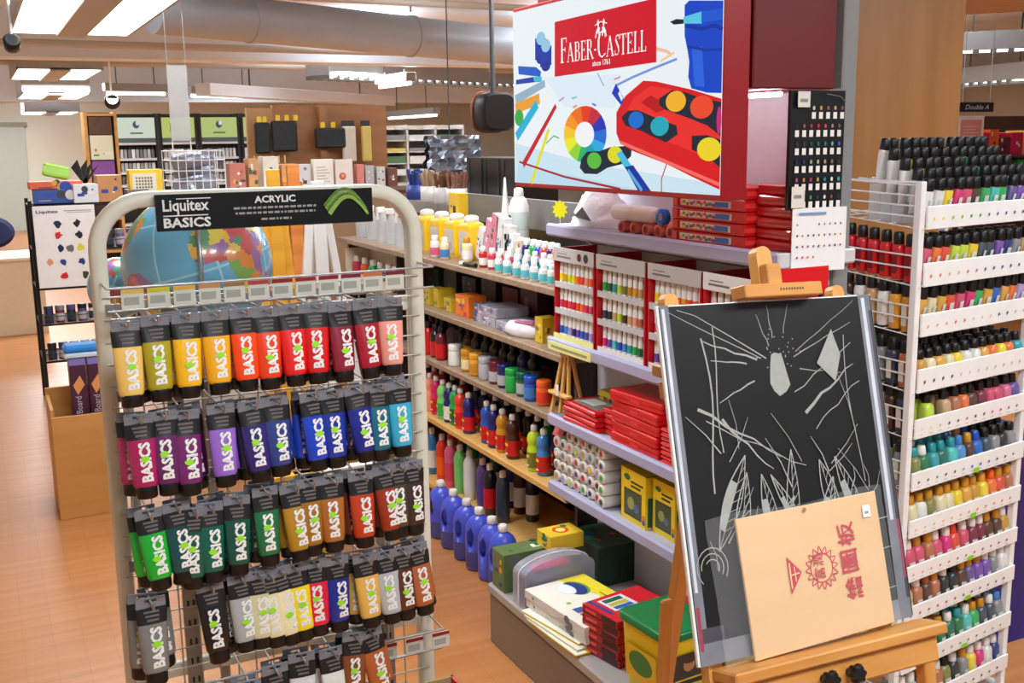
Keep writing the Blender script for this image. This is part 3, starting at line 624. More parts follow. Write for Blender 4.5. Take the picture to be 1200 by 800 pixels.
# ------------------------------------------------------------ bottle and tube kinds
def lathe_mb(prof, m, n=16, sx=1, sy=1): return MB().lathe(prof, m, n, None, sx, sy)
PL = mat((200, 30, 30), .3, coat=.3)
SQB = Kind('poster_paint_bottle', 'paint bottle', [
 ('body', lathe_mb([(.022, 0), (.0255, .004), (.0265, .012), (.0265, .082), (.023, .092), (.0225, .098), (.0255, .108), (.0262, .118), (.024, .132), (.017, .143), (.011, .148), (.0105, .152)], PL), None),
 ('label_band', lathe_mb([(.0269, .014), (.0271, .016), (.0271, .070), (.0269, .072)], RED), None),
 ('cap', lathe_mb([(.0115, .150), (.0125, .152), (.0122, .166), (.009, .171), (.008, .1715)], CAPW), None),
 ('lettering', MB().box(-.0276, -.0270, -.008, .008, .020, .026, WHITE).box(-.0276, -.0270, -.010, .010, .052, .062, mat((240, 210, 60), .4)), 'label_band')])
STB = Kind('squeeze_paint_bottle', 'paint bottle', [
 ('body', lathe_mb([(.024, 0), (.027, .004), (.027, .150), (.0255, .158), (.018, .175), (.012, .182), (.011, .186)], PL), None),
 ('label_band', lathe_mb([(.0273, .03), (.0275, .032), (.0275, .108), (.0273, .11)], OFFW), None),
 ('cap', lathe_mb([(.0125, .183), (.0132, .186), (.0125, .205), (.010, .208)], CAPW), None)])
JAR = Kind('paint_jar', 'paint jar', [
 ('body', lathe_mb([(.024, 0), (.028, .003), (.0285, .01), (.0285, .060), (.026, .068), (.025, .07)], PL), None),
 ('label_band', lathe_mb([(.0288, .012), (.029, .014), (.029, .050), (.0288, .052)], OFFW), None),
 ('lid', lathe_mb([(.0275, .068), (.0285, .070), (.0285, .090), (.027, .093), (.02, .0935)], PL), None)])
BLB = Kind('black_paint_bottle', 'paint bottle', [
 ('body', lathe_mb([(.02, 0), (.0225, .003), (.0225, .085), (.020, .094), (.0105, .104), (.010, .11)], PL), None),
 ('label_band', lathe_mb([(.0228, .008), (.0229, .01), (.0229, .062), (.0228, .064)], RED), None),
 ('cap', lathe_mb([(.012, .106), (.013, .108), (.012, .128), (.008, .131)], BLACK), None)])
SMB = Kind('small_paint_bottle', 'paint bottle', [
 ('body', lathe_mb([(.012, 0), (.0145, .002), (.0145, .042), (.013, .048), (.008, .052)], PL, 12), None),
 ('label_band', lathe_mb([(.0147, .008), (.0148, .009), (.0148, .030), (.0147, .031)], CYAN, 12), None),
 ('cap', lathe_mb([(.0095, .050), (.010, .051), (.0092, .066), (.007, .068)], CAPW, 12), None)])
# handled jug: a lathe body with the handle hole cut through it
def boolean(mb, cut):
    a = mb.build('tmp_a'); c = cut.build('tmp_b'); md = a.modifiers.new('b', 'BOOLEAN'); md.object = c; md.operation = 'DIFFERENCE'; md.solver = 'EXACT'
    bpy.context.view_layer.update(); me = bpy.data.meshes.new_from_object(a.evaluated_get(bpy.context.evaluated_depsgraph_get()))
    o = MB(); o.v = [tuple(v.co) for v in me.vertices]; o.f = [tuple(p.vertices) for p in me.polygons]; o.m = list(mb.m); o.mi = [0]*len(o.f); o.sm = [abs(p.normal.z) < .99 for p in me.polygons]
    for q in (a, c): bpy.data.objects.remove(q)
    return o
jb = lathe_mb([(.045, 0), (.052, .004), (.054, .015), (.054, .135), (.053, .155), (.048, .178), (.038, .195), (.026, .206), (.016, .212), (.014, .218)], PL, 28, 1.0, .82)
jb = boolean(jb, MB().loft([[(-.034+.0125*math.cos(2*PI*i/16), y, .125+.038*math.sin(2*PI*i/16)+.0*i) for i in range(16)][::-1] for y in (-.09, .09)], PL))
JUG = Kind('paint_jug', 'paint jug', [('body', jb, None),
 ('label_band', lathe_mb([(.0544, .012), (.0547, .014), (.0547, .072), (.0544, .074)], mat((70, 74, 140), .35), 28, 1, .82), None),
 ('cap', lathe_mb([(.0165, .214), (.018, .216), (.0175, .234), (.015, .238)], CAPW), None)])
STUBE = Kind('small_paint_tube', 'paint tube', [
 ('body', MB().loft([ell(.0205, .016, .012, 12), ell(.0205, .014, .03, 12), ell(.021, .010, .052, 12), ell(.0215, .003, .074, 12)], WHITE), None),
 ('colour_band', MB().loft([ell(.0211, .0166, .013, 12), ell(.0211, .0150, .024, 12), ell(.0212, .0140, .036, 12)], RED), None),
 ('cap', lathe_mb([(.008, 0), (.009, .001), (.009, .011), (.008, .0125)], WHITE, 10), None)])
CN = {'red': (206, 22, 30), 'white': (236, 234, 228), 'black': (18, 18, 20), 'yellow': (248, 214, 24), 'navy': (20, 26, 104), 'blue': (20, 84, 190), 'green': (30, 170, 70), 'orange': (246, 100, 30), 'peach': (246, 150, 120), 'magenta': (222, 20, 100), 'gold': (206, 140, 30), 'brown': (70, 32, 20), 'dark brown': (38, 22, 18), 'purple': (84, 62, 140), 'slate': (44, 58, 74), 'light green': (120, 206, 110), 'pink': (224, 90, 130), 'silver': (180, 180, 184), 'maroon': (110, 20, 40), 'dark green': (10, 90, 74), 'sky blue': (60, 130, 200), 'lime': (196, 224, 40), 'cream': (236, 220, 170), 'teal': (30, 150, 160), 'violet': (110, 60, 170), 'grey': (130, 130, 132), 'amber': (230, 160, 40), 'vermilion': (234, 60, 30), 'rose': (214, 60, 90), 'turquoise': (60, 190, 180), 'copper': (180, 96, 56), 'olive': (120, 120, 50), 'lilac': (170, 150, 210), 'tan': (200, 160, 110), 'forest green': (20, 100, 50)}
def cm(n): return mat(CN[n], .3, var=.04, coat=.3)

# ------------------------------------------------------------ wooden shelf unit
WX = 1.652; WZ = (1.12, .905, .69, .435, .135)
wu = thing('wooden_shelf_unit', 'long wood shelf unit with black back beyond the lilac gondola', 'shelving', (1.85, 4.2, 0))
for i, z in enumerate(WZ):
    reloc(MB().box(WX, 2.02, GY1+.02, 5.35 if i < 2 else 4.62, z-.024, z, SHELFW if i < 3 else PINE, .003).build('shelf'), wu)
reloc(MB().box(2.02, 2.04, GY1+.02, 5.35, 0, 1.24, BLACK).build('back_panel'), wu)
reloc(MB().box(2.02, 2.045, GY1+.02, 4.6, 1.24, 1.36, mat((120, 118, 116), .5)).build('back_rail'), wu)
for y in (GY1+.025, 4.62, 5.33): reloc(MB().box(1.70, 2.02, y, y+.018, 0, 1.1, mat((60, 50, 44), .5)).build('side_panel'), wu)
reloc(MB().box(1.78, 2.02, GY1+.02, 4.6, 0, .11, mat((150, 104, 62), .5)).build('plinth'), wu)

def row_px(kind, xs, X, z, names, desc, group, capn=None, bandm=None, hpx=None, jit=.004, scl=1.0, ref='the lilac shelves'):
    """bottles along a shelf, listed from the far end of the row by photo column; counted from REF"""
    n = len(xs); rr = random.Random(len(names)*7+n)
    for i, (px, cn) in enumerate(zip(xs, names)):
        py = 400
        p = at(px, py, 'X', X); y = p.y
        band = bandm[i] if isinstance(bandm, (list, tuple)) and bandm and isinstance(bandm[0], (str, type(None))) else bandm
        m = {'body': cm(cn)}
        if band: m['label_band'] = cm(band) if isinstance(band, str) else band
        if kind is JAR: m['lid'] = cm(cn)
        kind.put(desc % (cn, ORD[n-1-i]), (X+rr.uniform(-jit, jit), y, z+.0005), group, m, (0, 0, R(rr.uniform(-14, 14))), (scl, scl, scl))
# on the floor: six blue jugs
for i, px in enumerate((519, 534, 549.5, 564, 579, 592)):
    p = at(px, 640, 'X', 1.59); y = p.y; p = at(px, (622, 634, 650, 664, 680, 696)[i], 'X', 1.59)
    JUG.put('big blue handled paint jug on the wood floor, %s from the taupe plinth' % ORD[5-i], (1.585, p.y, .001), 'blue jugs standing on the floor', {'body': mat((74, 88, 208), .3, coat=.2)}, (0, 0, R((-40, -32, -22, -24, -26, -30)[i])), (1, 1, 1), skip=('label_band',) if i == 4 else ())
row_px(STB, (503, 515, 525.5, 535.5, 546.5, 562, 572, 586.5), 1.72, WZ[4], ('sky blue', 'vermilion', 'pink', 'light green', 'white', 'purple', 'black', 'slate'), '%s bottle fronting the lowest wood shelf, %s from the lilac shelves', 'bottles on the lowest wood shelf', bandm=('white', 'orange', 'rose', 'light green', 'white', 'purple', 'red', 'slate'))
row_px(STB, (528, 541, 552, 566, 578, 597, 608, 622), 1.83, WZ[4], ('red', 'black', 'green', 'navy', 'dark green', 'navy', 'brown', 'black'), '%s bottle, rear line, lowest wood shelf, %s from the lilac shelves', 'bottles at the rear of the lowest wood shelf')
row_px(SQB, (495, 502, 509, 518, 525, 531, 538, 548, 568, 577, 587, 600, 625, 635), 1.70, WZ[3], ('orange', 'peach', 'magenta', 'light green', 'navy', 'green', 'vermilion', 'navy', 'blue', 'navy', 'gold', 'brown', 'lime', 'sky blue'), '%s paint bottle, front line, fourth wood shelf, %s from the lilac shelves', 'poster paint bottles, front line', bandm=('orange', 'peach', 'red', 'green', 'white', 'forest green', 'red', 'red', 'red', 'red', 'red', 'red', 'olive', 'red'), scl=.98)
row_px(SQB, (500, 508, 516, 530, 541, 556, 566, 580, 592, 607, 618, 630, 641, 652), 1.775, WZ[3], ('maroon', 'pink', 'magenta', 'dark green', 'red', 'navy', 'navy', 'black', 'black', 'dark brown', 'black', 'black', 'green', 'navy'), '%s paint bottle, middle line, fourth wood shelf, %s from the lilac shelves', 'poster paint bottles, middle line', bandm='red', scl=.98)
row_px(SQB, (506, 519, 533, 547, 561, 576, 590, 604, 619, 633, 648), 1.85, WZ[3], ('black', 'maroon', 'red', 'black', 'green', 'navy', 'black', 'dark brown', 'black', 'navy', 'black'), '%s paint bottle, rear line, fourth wood shelf, %s from the lilac shelves', 'poster paint bottles, rear line', bandm='red', scl=.98)
row_px(BLB, (496, 503, 511, 518), 1.70, WZ[2], ('black', 'red', 'black', 'maroon'), '%s bottle with red label on the third wood shelf, %s from the white jar', 'red labelled bottles on the third wood shelf', bandm='red', scl=1.1)
row_px(BLB, (500, 507, 514, 521, 530, 540, 550, 560, 570, 581, 592, 603, 614, 625), 1.78, WZ[2], ('navy', 'maroon', 'black', 'black', 'grey', 'black', 'brown', 'black', 'black', 'dark brown', 'black', 'black', 'navy', 'black'), '%s bottle behind the jars of the third wood shelf, %s from the miniature easel', 'dark bottles behind the jars', bandm=('white', 'red', 'red', 'maroon', 'grey', 'grey', 'gold', 'silver', 'grey', 'grey', 'dark green', 'navy', 'grey', 'grey'), scl=1.15)
row_px(JAR, (533, 547, 557.5, 568.5, 579.5, 589.5, 601, 612, 623, 636), 1.70, WZ[2], ('white', 'gold', 'amber', 'silver', 'maroon', 'navy', 'green', 'dark green', 'blue', 'orange'), '%s lidded paint jar on the third wood shelf, %s from the miniature easel', 'lidded jars on the third wood shelf', bandm=('white', 'cream', 'gold', 'silver', 'silver', 'silver', 'green', 'silver', 'sky blue', 'vermilion'), scl=.95)
row_px(SMB, tuple(585+i*10.5 for i in range(7)), 1.69, WZ[0], ('white',)*7, '%s small bottle with teal label, front line, top wood shelf, %s from the tube cabinets', 'small teal bottles, front line', bandm=mat((90, 190, 200), .4), scl=1.05)
row_px(SMB, tuple(599+i*9.5 for i in range(6)), 1.745, WZ[0]+.02, ('white',)*6, '%s small teal-labelled bottle, second line, top wood shelf, %s from the tube cabinets', 'small teal bottles, raised line', bandm=mat((40, 160, 190), .4), scl=1.05)
row_px(SMB, (569, 579, 589, 599), 1.72, WZ[0], ('red', 'rose', 'red', 'rose'), '%s small bottle with white cap, top wood shelf, %s from the teal bottles', 'red capped small bottles', bandm='white', scl=1.2)
row_px(SMB, (612, 619, 626, 633, 640, 647, 654), 1.80, WZ[0]+.03, ('lime', 'navy', 'green', 'blue', 'vermilion', 'navy', 'orange'), '%s small bottle, rear of the top wood shelf, %s from the tube cabinets', 'bright small bottles behind the teal ones', bandm=('lime', 'navy', 'green', 'sky blue', 'vermilion', 'navy', 'orange'), scl=1.35)
st_ = thing('bottle_step', 'low white step under the rear small bottles of the top wood shelf', 'riser', (1.79, 3.3, WZ[0]))
MB().box(-.075, .075, -.28, .28, 0, .019, WHITE, .002).box(-.02, .075, -.28, .28, .019, .0295, WHITE, .001).build('step', st_)
row_px(SMB, (513, 524), 1.70, WZ[0], ('white', 'cream'), '%s small glue bottle near the yellow tubs, %s from the red caps', 'small pale bottles', bandm=('pink', 'sky blue'), scl=1.35)

# ------------------------------------------------------------ boxed goods
def face(bx, side):
    x0, x1, y0, y1, z0, z1 = bx; e = .0002
    if side == 'x': return Art((x0-e, y1, z0), (0, -1, 0), (0, 0, 1), y1-y0, z1-z0)
    if side == 'y': return Art((x0, y0-e, z0), (1, 0, 0), (0, 0, 1), x1-x0, z1-z0)
    return Art((x0, y1, z1+e), (0, -1, 0), (1, 0, 0), y1-y0, x1-x0)   # top, read from the aisle
def carton(name, label, cat, c, size, m, arts=(), group=None, rot=0, bev=.0015, tilt=0, parts=None):
    """c = centre of the base; arts: list of (side, function(art))"""
    t = thing(name, label, cat, c, group); t.rotation_euler = (tilt, 0, rot)
    w, d, h = size; bx = (-w/2, w/2, -d/2, d/2, 0, h)
    MB().box(*bx, m, bev).build('box_body', t)
    for side, fn in arts:
        a = face(bx, side); fn(a); a.mb.build('printed_panel', t)
    return t
def rnd(seed, cols, n=9, lo=.08, hi=.35):
    def fn(a):
        q = random.Random(seed)
        for i in range(n):
            x, y = q.uniform(.04, .7), q.uniform(.06, .75); w, h = q.uniform(lo, hi), q.uniform(lo, hi)*.6
            c = mat(q.choice(cols), .45)
            if q.random() < .4: a.disc(x+.1, y+.1, w*.4, c, n=14)
            else: a.rect(x, y, min(.97, x+w), min(.95, y+h), c)
    return fn
def bandf(c1, y0, y1, c2=None, extra=None):
    def fn(a):
        a.rect(.0, y0, 1, y1, mat(c1, .45))
        if c2: a.rect(.06, y0+.04, .6, y0+(y1-y0)*.6, mat(c2, .45))
        if extra: extra(a)
    return fn

# top lilac shelf: red boxes with painted band, rolls, bag, starburst
def redset(a):
    a.rect(.12, .2, .82, .78, mat((240, 236, 220), .4)); q = random.Random(4)
    for i in range(26): 
        a.disc(.15+.025*i, .35+.25*q.random(), .018, mat(q.choice([(250, 200, 40), (30, 120, 210), (230, 40, 40), (40, 170, 90), (120, 50, 160), (250, 130, 30)]), .4), .014, n=8)
    a.rect(.62, .25, .80, .72, mat((60, 110, 200), .4)); a.rect(.02, .1, .09, .9, mat((236, 80, 70), .4))
zz = 1.3405
for i in range(5):
    carton('paint_set_box', 'red paint set box with swirl band, %s' % ('bottom of the stack on the top lilac shelf', 'second from the bottom of its stack', 'middle of the stack under the lit sign', 'second from the top of its stack', 'topmost under the lit sign')[i], 'box', (1.68, 2.148, zz+i*.0285), (.16, .295, .027), mat((208, 18, 26), .3), [('x', redset), ('y', bandf((236, 60, 54), .3, .7))], 'red paint set boxes on the top lilac shelf', R(.6*(-1)**i))
for i in range(6):
    carton('flat_red_tin', 'flat red tin with clasp, %s from the shelf, near end of the top lilac shelf' % ORD[i], 'tin', (1.690, 1.930, 1.3405+i*.0255), (.13, .125, .024), mat((200, 14, 22), .25, coat=.5), [('x', bandf((170, 10, 16), .42, .56)), ('y', bandf((222, 40, 44), .3, .7))], 'red tins at the near end of the top shelf', R(2*(-1)**i), bev=.004)
RP = mat((226, 112, 100), .45); RPI = mat((176, 66, 60), .5)
PROLL = Kind('paper_roll', 'roll', [('tube_wall', MB().loft([[(x, r*math.cos(2*PI*i/20), r*math.sin(2*PI*i/20)) for i in range(20)] for x, r in ((0, .011), (0, .0165), (.16, .0165), (.16, .011), (0, .011))], RP, cap=False), None), ('end_plug', MB().cyl((.004, 0, 0), (.15, 0, 0), .0112, RPI, n=16), None)])
for i in range(5):
    p = at(728+i*14.2, 264, 'X', 1.60); PROLL.put('pink-red cardboard tube lying end-on, %s from the red boxes' % ORD[4-i], (1.60, p.y, 1.357), 'pink-red tubes on the top lilac shelf', {}, (0, 0, R(2)))
t = thing('wrapped_roll', 'large white wrapped roll lying on the pink-red tubes', 'roll', (1.62, 2.50, 1.374+.022)); MB().lathe([(.01, -.1), (.022, -.095), (.023, 0), (.022, .09), (.012, .1)], WHITE, 18, Matrix.Rotation(PI/2+.0, 4, 'X')).build('wrapped_sheet', t)
t = thing('tape_roll', 'round blue tape roll with pale hole beside the red boxes', 'tape', (1.60, 2.352, 1.374+.021))
MB().loft([[(x, r*math.cos(2*PI*i/24), r*math.sin(2*PI*i/24)) for i in range(24)] for x, r in ((0, .010), (0, .021), (.02, .021), (.02, .010), (0, .010))], mat((20, 110, 210), .35), cap=False).build('tape_band', t)
MB().loft([[(x, r*math.cos(2*PI*i/20), r*math.sin(2*PI*i/20)) for i in range(20)] for x, r in ((.001, .008), (.001, .0102), (.019, .0102), (.019, .008), (.001, .008))], WHITE, cap=False).build('core', t)
t = thing('white_bag', 'crumpled white plastic bag slumped on the far end of the top lilac shelf', 'bag', (1.68, 2.78, 1.341))
q = random.Random(2); rg = []
for k in range(9):
    zz_ = .11*k/8; s_ = (1-.55*(k/8)**1.6); rg.append([((.07*s_*(1+q.uniform(-.12, .12)))*math.cos(2*PI*i/18), (.13*s_*(1+q.uniform(-.12, .12)))*math.sin(2*PI*i/18), zz_+(q.uniform(-.006, .006) if k else 0)) for i in range(18)])
MB().loft(rg, mat((232, 232, 236), .35, bump=.5, scale=25)).build('bag_skin', t)
MB().add([(-.07, -.06, .02), (-.073, -.012, .06), (-.066, .05, .03), (-.074, .01, .025)], [(0, 1, 2, 3)], mat((90, 92, 100), .5)).build('printed_mark', t)
t = thing('starburst_card', 'small yellow starburst price card in front of the white bag', 'price card', (1.585, 2.865, 1.344), None, R(25))
MB().poly([((.030 if i % 2 else .021)*math.cos(PI*i/10), .045+(.030 if i % 2 else .021)*math.sin(PI*i/10)) for i in range(20)], .001, mat((240, 240, 20), .4), Matrix.Rotation(-PI/2, 4, 'Z') @ Matrix.Rotation(PI/2, 4, 'X')).box(-.0005, .0005, -.001, .001, 0, .03, WHITE).build('star', t)
for i, (x, y, w, d, h, c, lb) in enumerate(((1.70, 2.45, .1, .12, .0, (60, 60, 66), ''),)): pass

# second tier: four red-framed cabinets of small tubes
UN = [(2.909, 2.667), (2.653, 2.399), (2.385, 2.150), (2.140, 1.905)]
cabn = ['farthest from the easel mast', 'second from the wood shelves', 'third from the wood shelves', 'partly behind the easel mast']
def tb(*names): return names
ROWC = [[('yellow', 'amber', 'lime', 'yellow', 'orange', 'vermilion', 'peach', 'orange', 'vermilion'), ('rose', 'red', 'rose', 'red', 'vermilion', 'orange', 'magenta', 'rose', 'maroon'), ('blue', 'sky blue', 'lilac', 'navy', 'violet', 'blue', 'purple', 'lilac', 'blue')],
        [('green', 'forest green', 'teal', 'lime', 'olive', 'gold', 'amber', 'tan', 'orange'), ('slate', 'black', 'tan', 'lime', 'brown', 'tan', 'peach', 'copper', 'rose'), ('magenta', 'violet', 'turquoise', 'blue', 'sky blue', 'teal', 'green', 'forest green', 'teal')],
        [('yellow', 'yellow', 'amber', 'yellow', 'orange', 'amber', 'vermilion', 'orange', 'vermilion'), ('rose', 'red', 'maroon', 'red', 'rose', 'magenta', 'red', 'rose', 'maroon'), ('violet', 'purple', 'navy', 'violet', 'navy', 'blue', 'navy', 'purple', 'blue')],
        [('blue', 'sky blue', 'slate', 'navy', 'grey', 'slate', 'blue', 'sky blue'), ('green', 'teal', 'olive', 'forest green', 'teal', 'green', 'olive', 'lime'), ('brown', 'tan', 'copper', 'gold', 'brown', 'black', 'grey', 'silver')]]
ROWN = ('top', 'middle', 'bottom')
for k, (ya, yb) in enumerate(UN):
    t = thing('tube_cabinet', 'red-sided rack of small paint tubes on the lilac shelf, %s' % cabn[k], 'tube rack', (1.67, (ya+yb)/2, .9855), 'small tube racks on the second lilac shelf')
    w = ya-yb; T = lambda o: (setattr(o, 'parent', t), o)[1]
    fr = mat((196, 16, 34), .4); wh = mat((232, 230, 228), .45)
    MB().box(-.083, .075, w/2-.006, w/2, 0, .285, fr, .001).build('side_panel', t); MB().box(-.083, .075, -w/2, -w/2+.006, 0, .285, fr, .001).build('side_panel', t)
    MB().box(.069, .075, -w/2+.006, w/2-.006, 0, .285, wh).build('back', t)
    hd = MB().box(-.085, -.079, -w/2, w/2, .245, .288, mat((188, 184, 180) if k < 3 else (230, 228, 226), .5), .001).build('header', t)
    a = Art((-.0852, w/2, .245), (0, -1, 0), (0, 0, 1), w, .043)
    a.rect(.1, .3, .45, .42, mat((110, 104, 100), .5)); a.rect(.12, .55, .35, .62, mat((130, 124, 120), .5))
    if k == 0: a.disc(.66, .5, .05, mat((90, 20, 40), .5)); a.disc(.82, .5, .055, mat((40, 40, 46), .5))
    a.mb.build('header_lettering', hd)
    for j, z in enumerate((.17, .088, .006)):
        s = MB().box(-.079, .069, -w/2+.006, w/2-.006, z-.004, z, wh).box(-.083, -.080, -w/2+.006, w/2-.006, z-.006, z+.012, mat((196, 196, 198), .3) if j < 2 else wh)
        s.build('tube_tray', t)
        cols = ROWC[k][j]; n = len(cols)
        for i, c in enumerate(cols):
            y = w/2-.02-i*(w-.04)/(n-1)
            ob = STUBE.put('%s banded small white tube, %s row, %s along, tube rack %s' % (c, ROWN[j], ORD[i], ('by the wood shelves', 'second in line', 'third in line', 'behind the easel mast')[k]),
                      (1.67-.064, (ya+yb)/2+y, .9855+z+.0005), 'small tubes in the red-sided racks', {'colour_band': cm(c)}, (0, R(-2), R(90+random.uniform(-4, 4)-180)), (1.0, 1.0, 1.0))
    if k == 0: MB().box(-.0860, -.0850, -w/2, w/2, 0, .02, mat((236, 234, 150), .5)).build('price_strip', t)

# third tier: miniature easel, box, tins and stacks of red tins
t = thing('miniature_easel', 'tiny wooden easel at the far end of the third lilac shelf', 'easel', (1.62, 2.885, .736))
for nm, a_, b_ in (('leg', (-.03, .055, 0), (-.0, .012, .235)), ('leg', (-.03, -.055, 0), (0, -.012, .235)), ('leg', (.06, 0, 0), (.008, 0, .215)), ('mast', (-.028, 0, .01), (0, 0, .24))):
    MB().bar(a_, b_, .013, .009, PINE, (1, 0, 0)).build(nm, t)
MB().box(-.04, -.016, -.06, .06, .066, .076, PINE, .002).build('ledge', t); MB().box(-.012, .004, -.03, .03, .19, .2, PINE, .002).build('cross_rail', t)
MB().box(-.041, -.040, -.013, .005, .07, .105, WHITE).build('price_tag', t)
YB = mat((208, 176, 44), .45); CY = [(30, 110, 60), (30, 60, 50), (240, 220, 60), (110, 120, 120), (200, 60, 40), (240, 236, 220), (40, 60, 110)]
def crate(a): rnd(3, CY, 10)(a); a.rect(.0, .82, 1, 1, mat((230, 200, 40), .4))
carton('crayon_box', 'yellow box of crayons with green print behind the miniature easel', 'box', (1.74, 2.72, .7355), (.11, .16, .095), YB, [('x', crate), ('y', crate), ('t', rnd(8, CY, 6))])
FT = mat((206, 20, 30), .25, coat=.4)
def lidart(a): a.rect(.12, .14, .88, .86, mat((120, 116, 112), .4)); a.rect(.2, .3, .6, .7, mat((210, 206, 200), .4)); a.stroke([(.15, .2), (.85, .8)], .02, mat((230, 230, 230), .3))
for i in range(4):
    carton('flat_paint_tin', 'flat red paint tin, %s in the low pile by the miniature easel' % ('lowest', 'second from bottom', 'third from bottom', 'topmost')[i], 'tin', (1.645, 2.745, .7355+i*.0165), (.13, .20, .0155), FT, [('x', bandf((236, 60, 60), .35, .6))]+([('t', lidart)] if i == 3 else []), 'flat red tins in the low pile', R((-1)**i*1.5), bev=.004)
for i in range(5):
    carton('small_red_tin', 'small red tin, %s from the shelf in the short middle pile' % ORD[i], 'tin', (1.66, 2.61, .7355+i*.016), (.1, .085, .015), FT, [('x', bandf((230, 70, 70), .35, .6))], 'small red tins in the short middle pile', R(2*(-1)**i), bev=.003)
def tinf(a):
    a.rect(.0, .46, 1, .52, mat((150, 8, 16), .3)); a.rect(.42, .36, .58, .62, mat((230, 60, 60), .3)); a.rect(.03, .1, .97, .14, mat((236, 60, 60), .3))
for i in range(5):
    carton('red_clasp_box', 'bright red clasp box, %s in the tall stack of the third lilac shelf' % ('lowest', 'second from bottom', 'middle one', 'second from top', 'topmost, slightly skewed')[i], 'box', (1.66, 2.455, .7355+i*.0315), (.14, .24, .030), mat((216, 18, 26), .3, coat=.3), [('x', tinf), ('y', bandf((190, 14, 20), .4, .6))], 'red clasp boxes in the tall stack', R((1, -1.5, .5, -1, 5)[i]), bev=.004)
for i in range(8):
    carton('red_pencil_tin', 'slim red tin, %s from the shelf in the pile nearest the easel board' % ORD[i], 'tin', (1.66, 2.24, .7355+i*.0125), (.14, .16, .0115), FT, [('x', bandf((240, 90, 90), .3, .6))], 'slim red tins beside the easel board', R(1.2*(-1)**i), bev=.003)

# fourth tier: white roll ends, yellow boxes, folder
WR = mat((230, 226, 220), .4)
RE = Kind('marker_roll', 'marker', [('barrel', MB().loft([[(x, r*math.cos(2*PI*i/18), r*math.sin(2*PI*i/18)) for i in range(18)] for x, r in ((0, .0125), (.0, .0165), (.004, .0175), (.14, .0175), (.14, .010))], WR), None),
   ('end_ring', MB().loft([[(x, r*math.cos(2*PI*i/18), r*math.sin(2*PI*i/18)) for i in range(18)] for x, r in ((.0, .0125), (-.0005, .0125), (-.0005, .0085), (.003, .0085))], mat((196, 186, 176), .5), cap=False), None),
   ('colour_dot', MB().cyl((-.0015, 0, 0), (.004, 0, 0), .0075, RED, n=12), None)])
EC = ['tan', 'grey', 'white', 'rose', 'lilac', 'olive', 'grey', 'navy', 'lime', 'grey', 'tan', 'orange', 'rose', 'rose', 'purple', 'red', 'lime', 'slate', 'green', 'red', 'grey', 'tan', 'rose', 'navy', 'navy', 'yellow', 'teal', 'forest green', 'red', 'brown', 'lilac', 'grey', 'green', 'forest green', 'green', 'green', 'purple', 'red', 'magenta', 'rose', 'magenta']
q = random.Random(9); n = 0
for c in range(8):
    for r_ in range(5 if c > 1 else 4):
        y = 2.922-c*.0425; 
        RE.put('white round marker end with %s centre, %s column from the bottles, %s layer up' % (EC[n % len(EC)], ORD[c], ORD[r_]), (1.598-(.012 if c > 6 else 0), y, .5295+r_*.0375), 'white markers stacked end-on', {'colour_dot': cm(EC[n % len(EC)])}, (0, 0, R(q.uniform(-2, 2))), 1.06); n += 1
carton('green_folder', 'thin green plastic folder lying on the white marker ends', 'folder', (1.69, 2.83, .5105+.1765-.03), (.16, .15, .012), mat((20, 110, 70), .35), [('t', rnd(4, [(200, 210, 200), (30, 140, 90)], 4))], None, R(6))
t = thing('pink_eraser', 'pink wedge block lying on the marker ends by the bottles', 'eraser', (1.625, 2.93, .687-.03)); MB().add([(-.02, -.03, 0), (.04, -.03, 0), (.04, .03, 0), (-.02, .03, 0), (-.01, -.03, .022), (.04, -.03, .03), (.04, .03, .03), (-.01, .03, .022)], [(3, 2, 1, 0), (4, 5, 6, 7), (0, 1, 5, 4), (1, 2, 6, 5), (2, 3, 7, 6), (3, 0, 4, 7)], mat((206, 90, 90), .6)).build('block', t)
def craya(a):
    a.rect(0, 0, 1, 1, mat((240, 204, 30), .4)); a.rect(.12, .1, .84, .62, mat((40, 70, 60), .4)); a.rect(.16, .14, .8, .58, mat((70, 84, 60), .4)); a.disc(.4, .36, .14, mat((150, 160, 90), .4)); a.disc(.62, .3, .1, mat((90, 110, 160), .4))
    a.disc(.25, .84, .13, mat((30, 110, 60), .4), .07); a.rect(.4, .76, .9, .8, mat((40, 60, 40), .4)); a.rect(.4, .68, .8, .72, mat((40, 60, 40), .4)); a.disc(.93, .2, .07, mat((220, 130, 40), .4)); a.disc(.93, .12, .06, mat((50, 80, 180), .4))
for i, (y, x) in enumerate(((2.475, 1.655), (2.345, 1.67), (2.23, 1.68), (2.11, 1.69))):
    carton('art_set_box', 'upright yellow art set box with dark picture, %s from the white marker ends' % ORD[i], 'box', (x, y, .5105), (.10, .11 if i else .135, .155), mat((30, 84, 60), .4), [('x', craya), ('t', lambda a: a.rect(0, 0, 1, .97, mat((226, 196, 40), .4))), ('y', bandf((226, 196, 40), .0, .99, (30, 90, 60)))], 'yellow art set boxes on the fourth lilac shelf', R(-2+i))
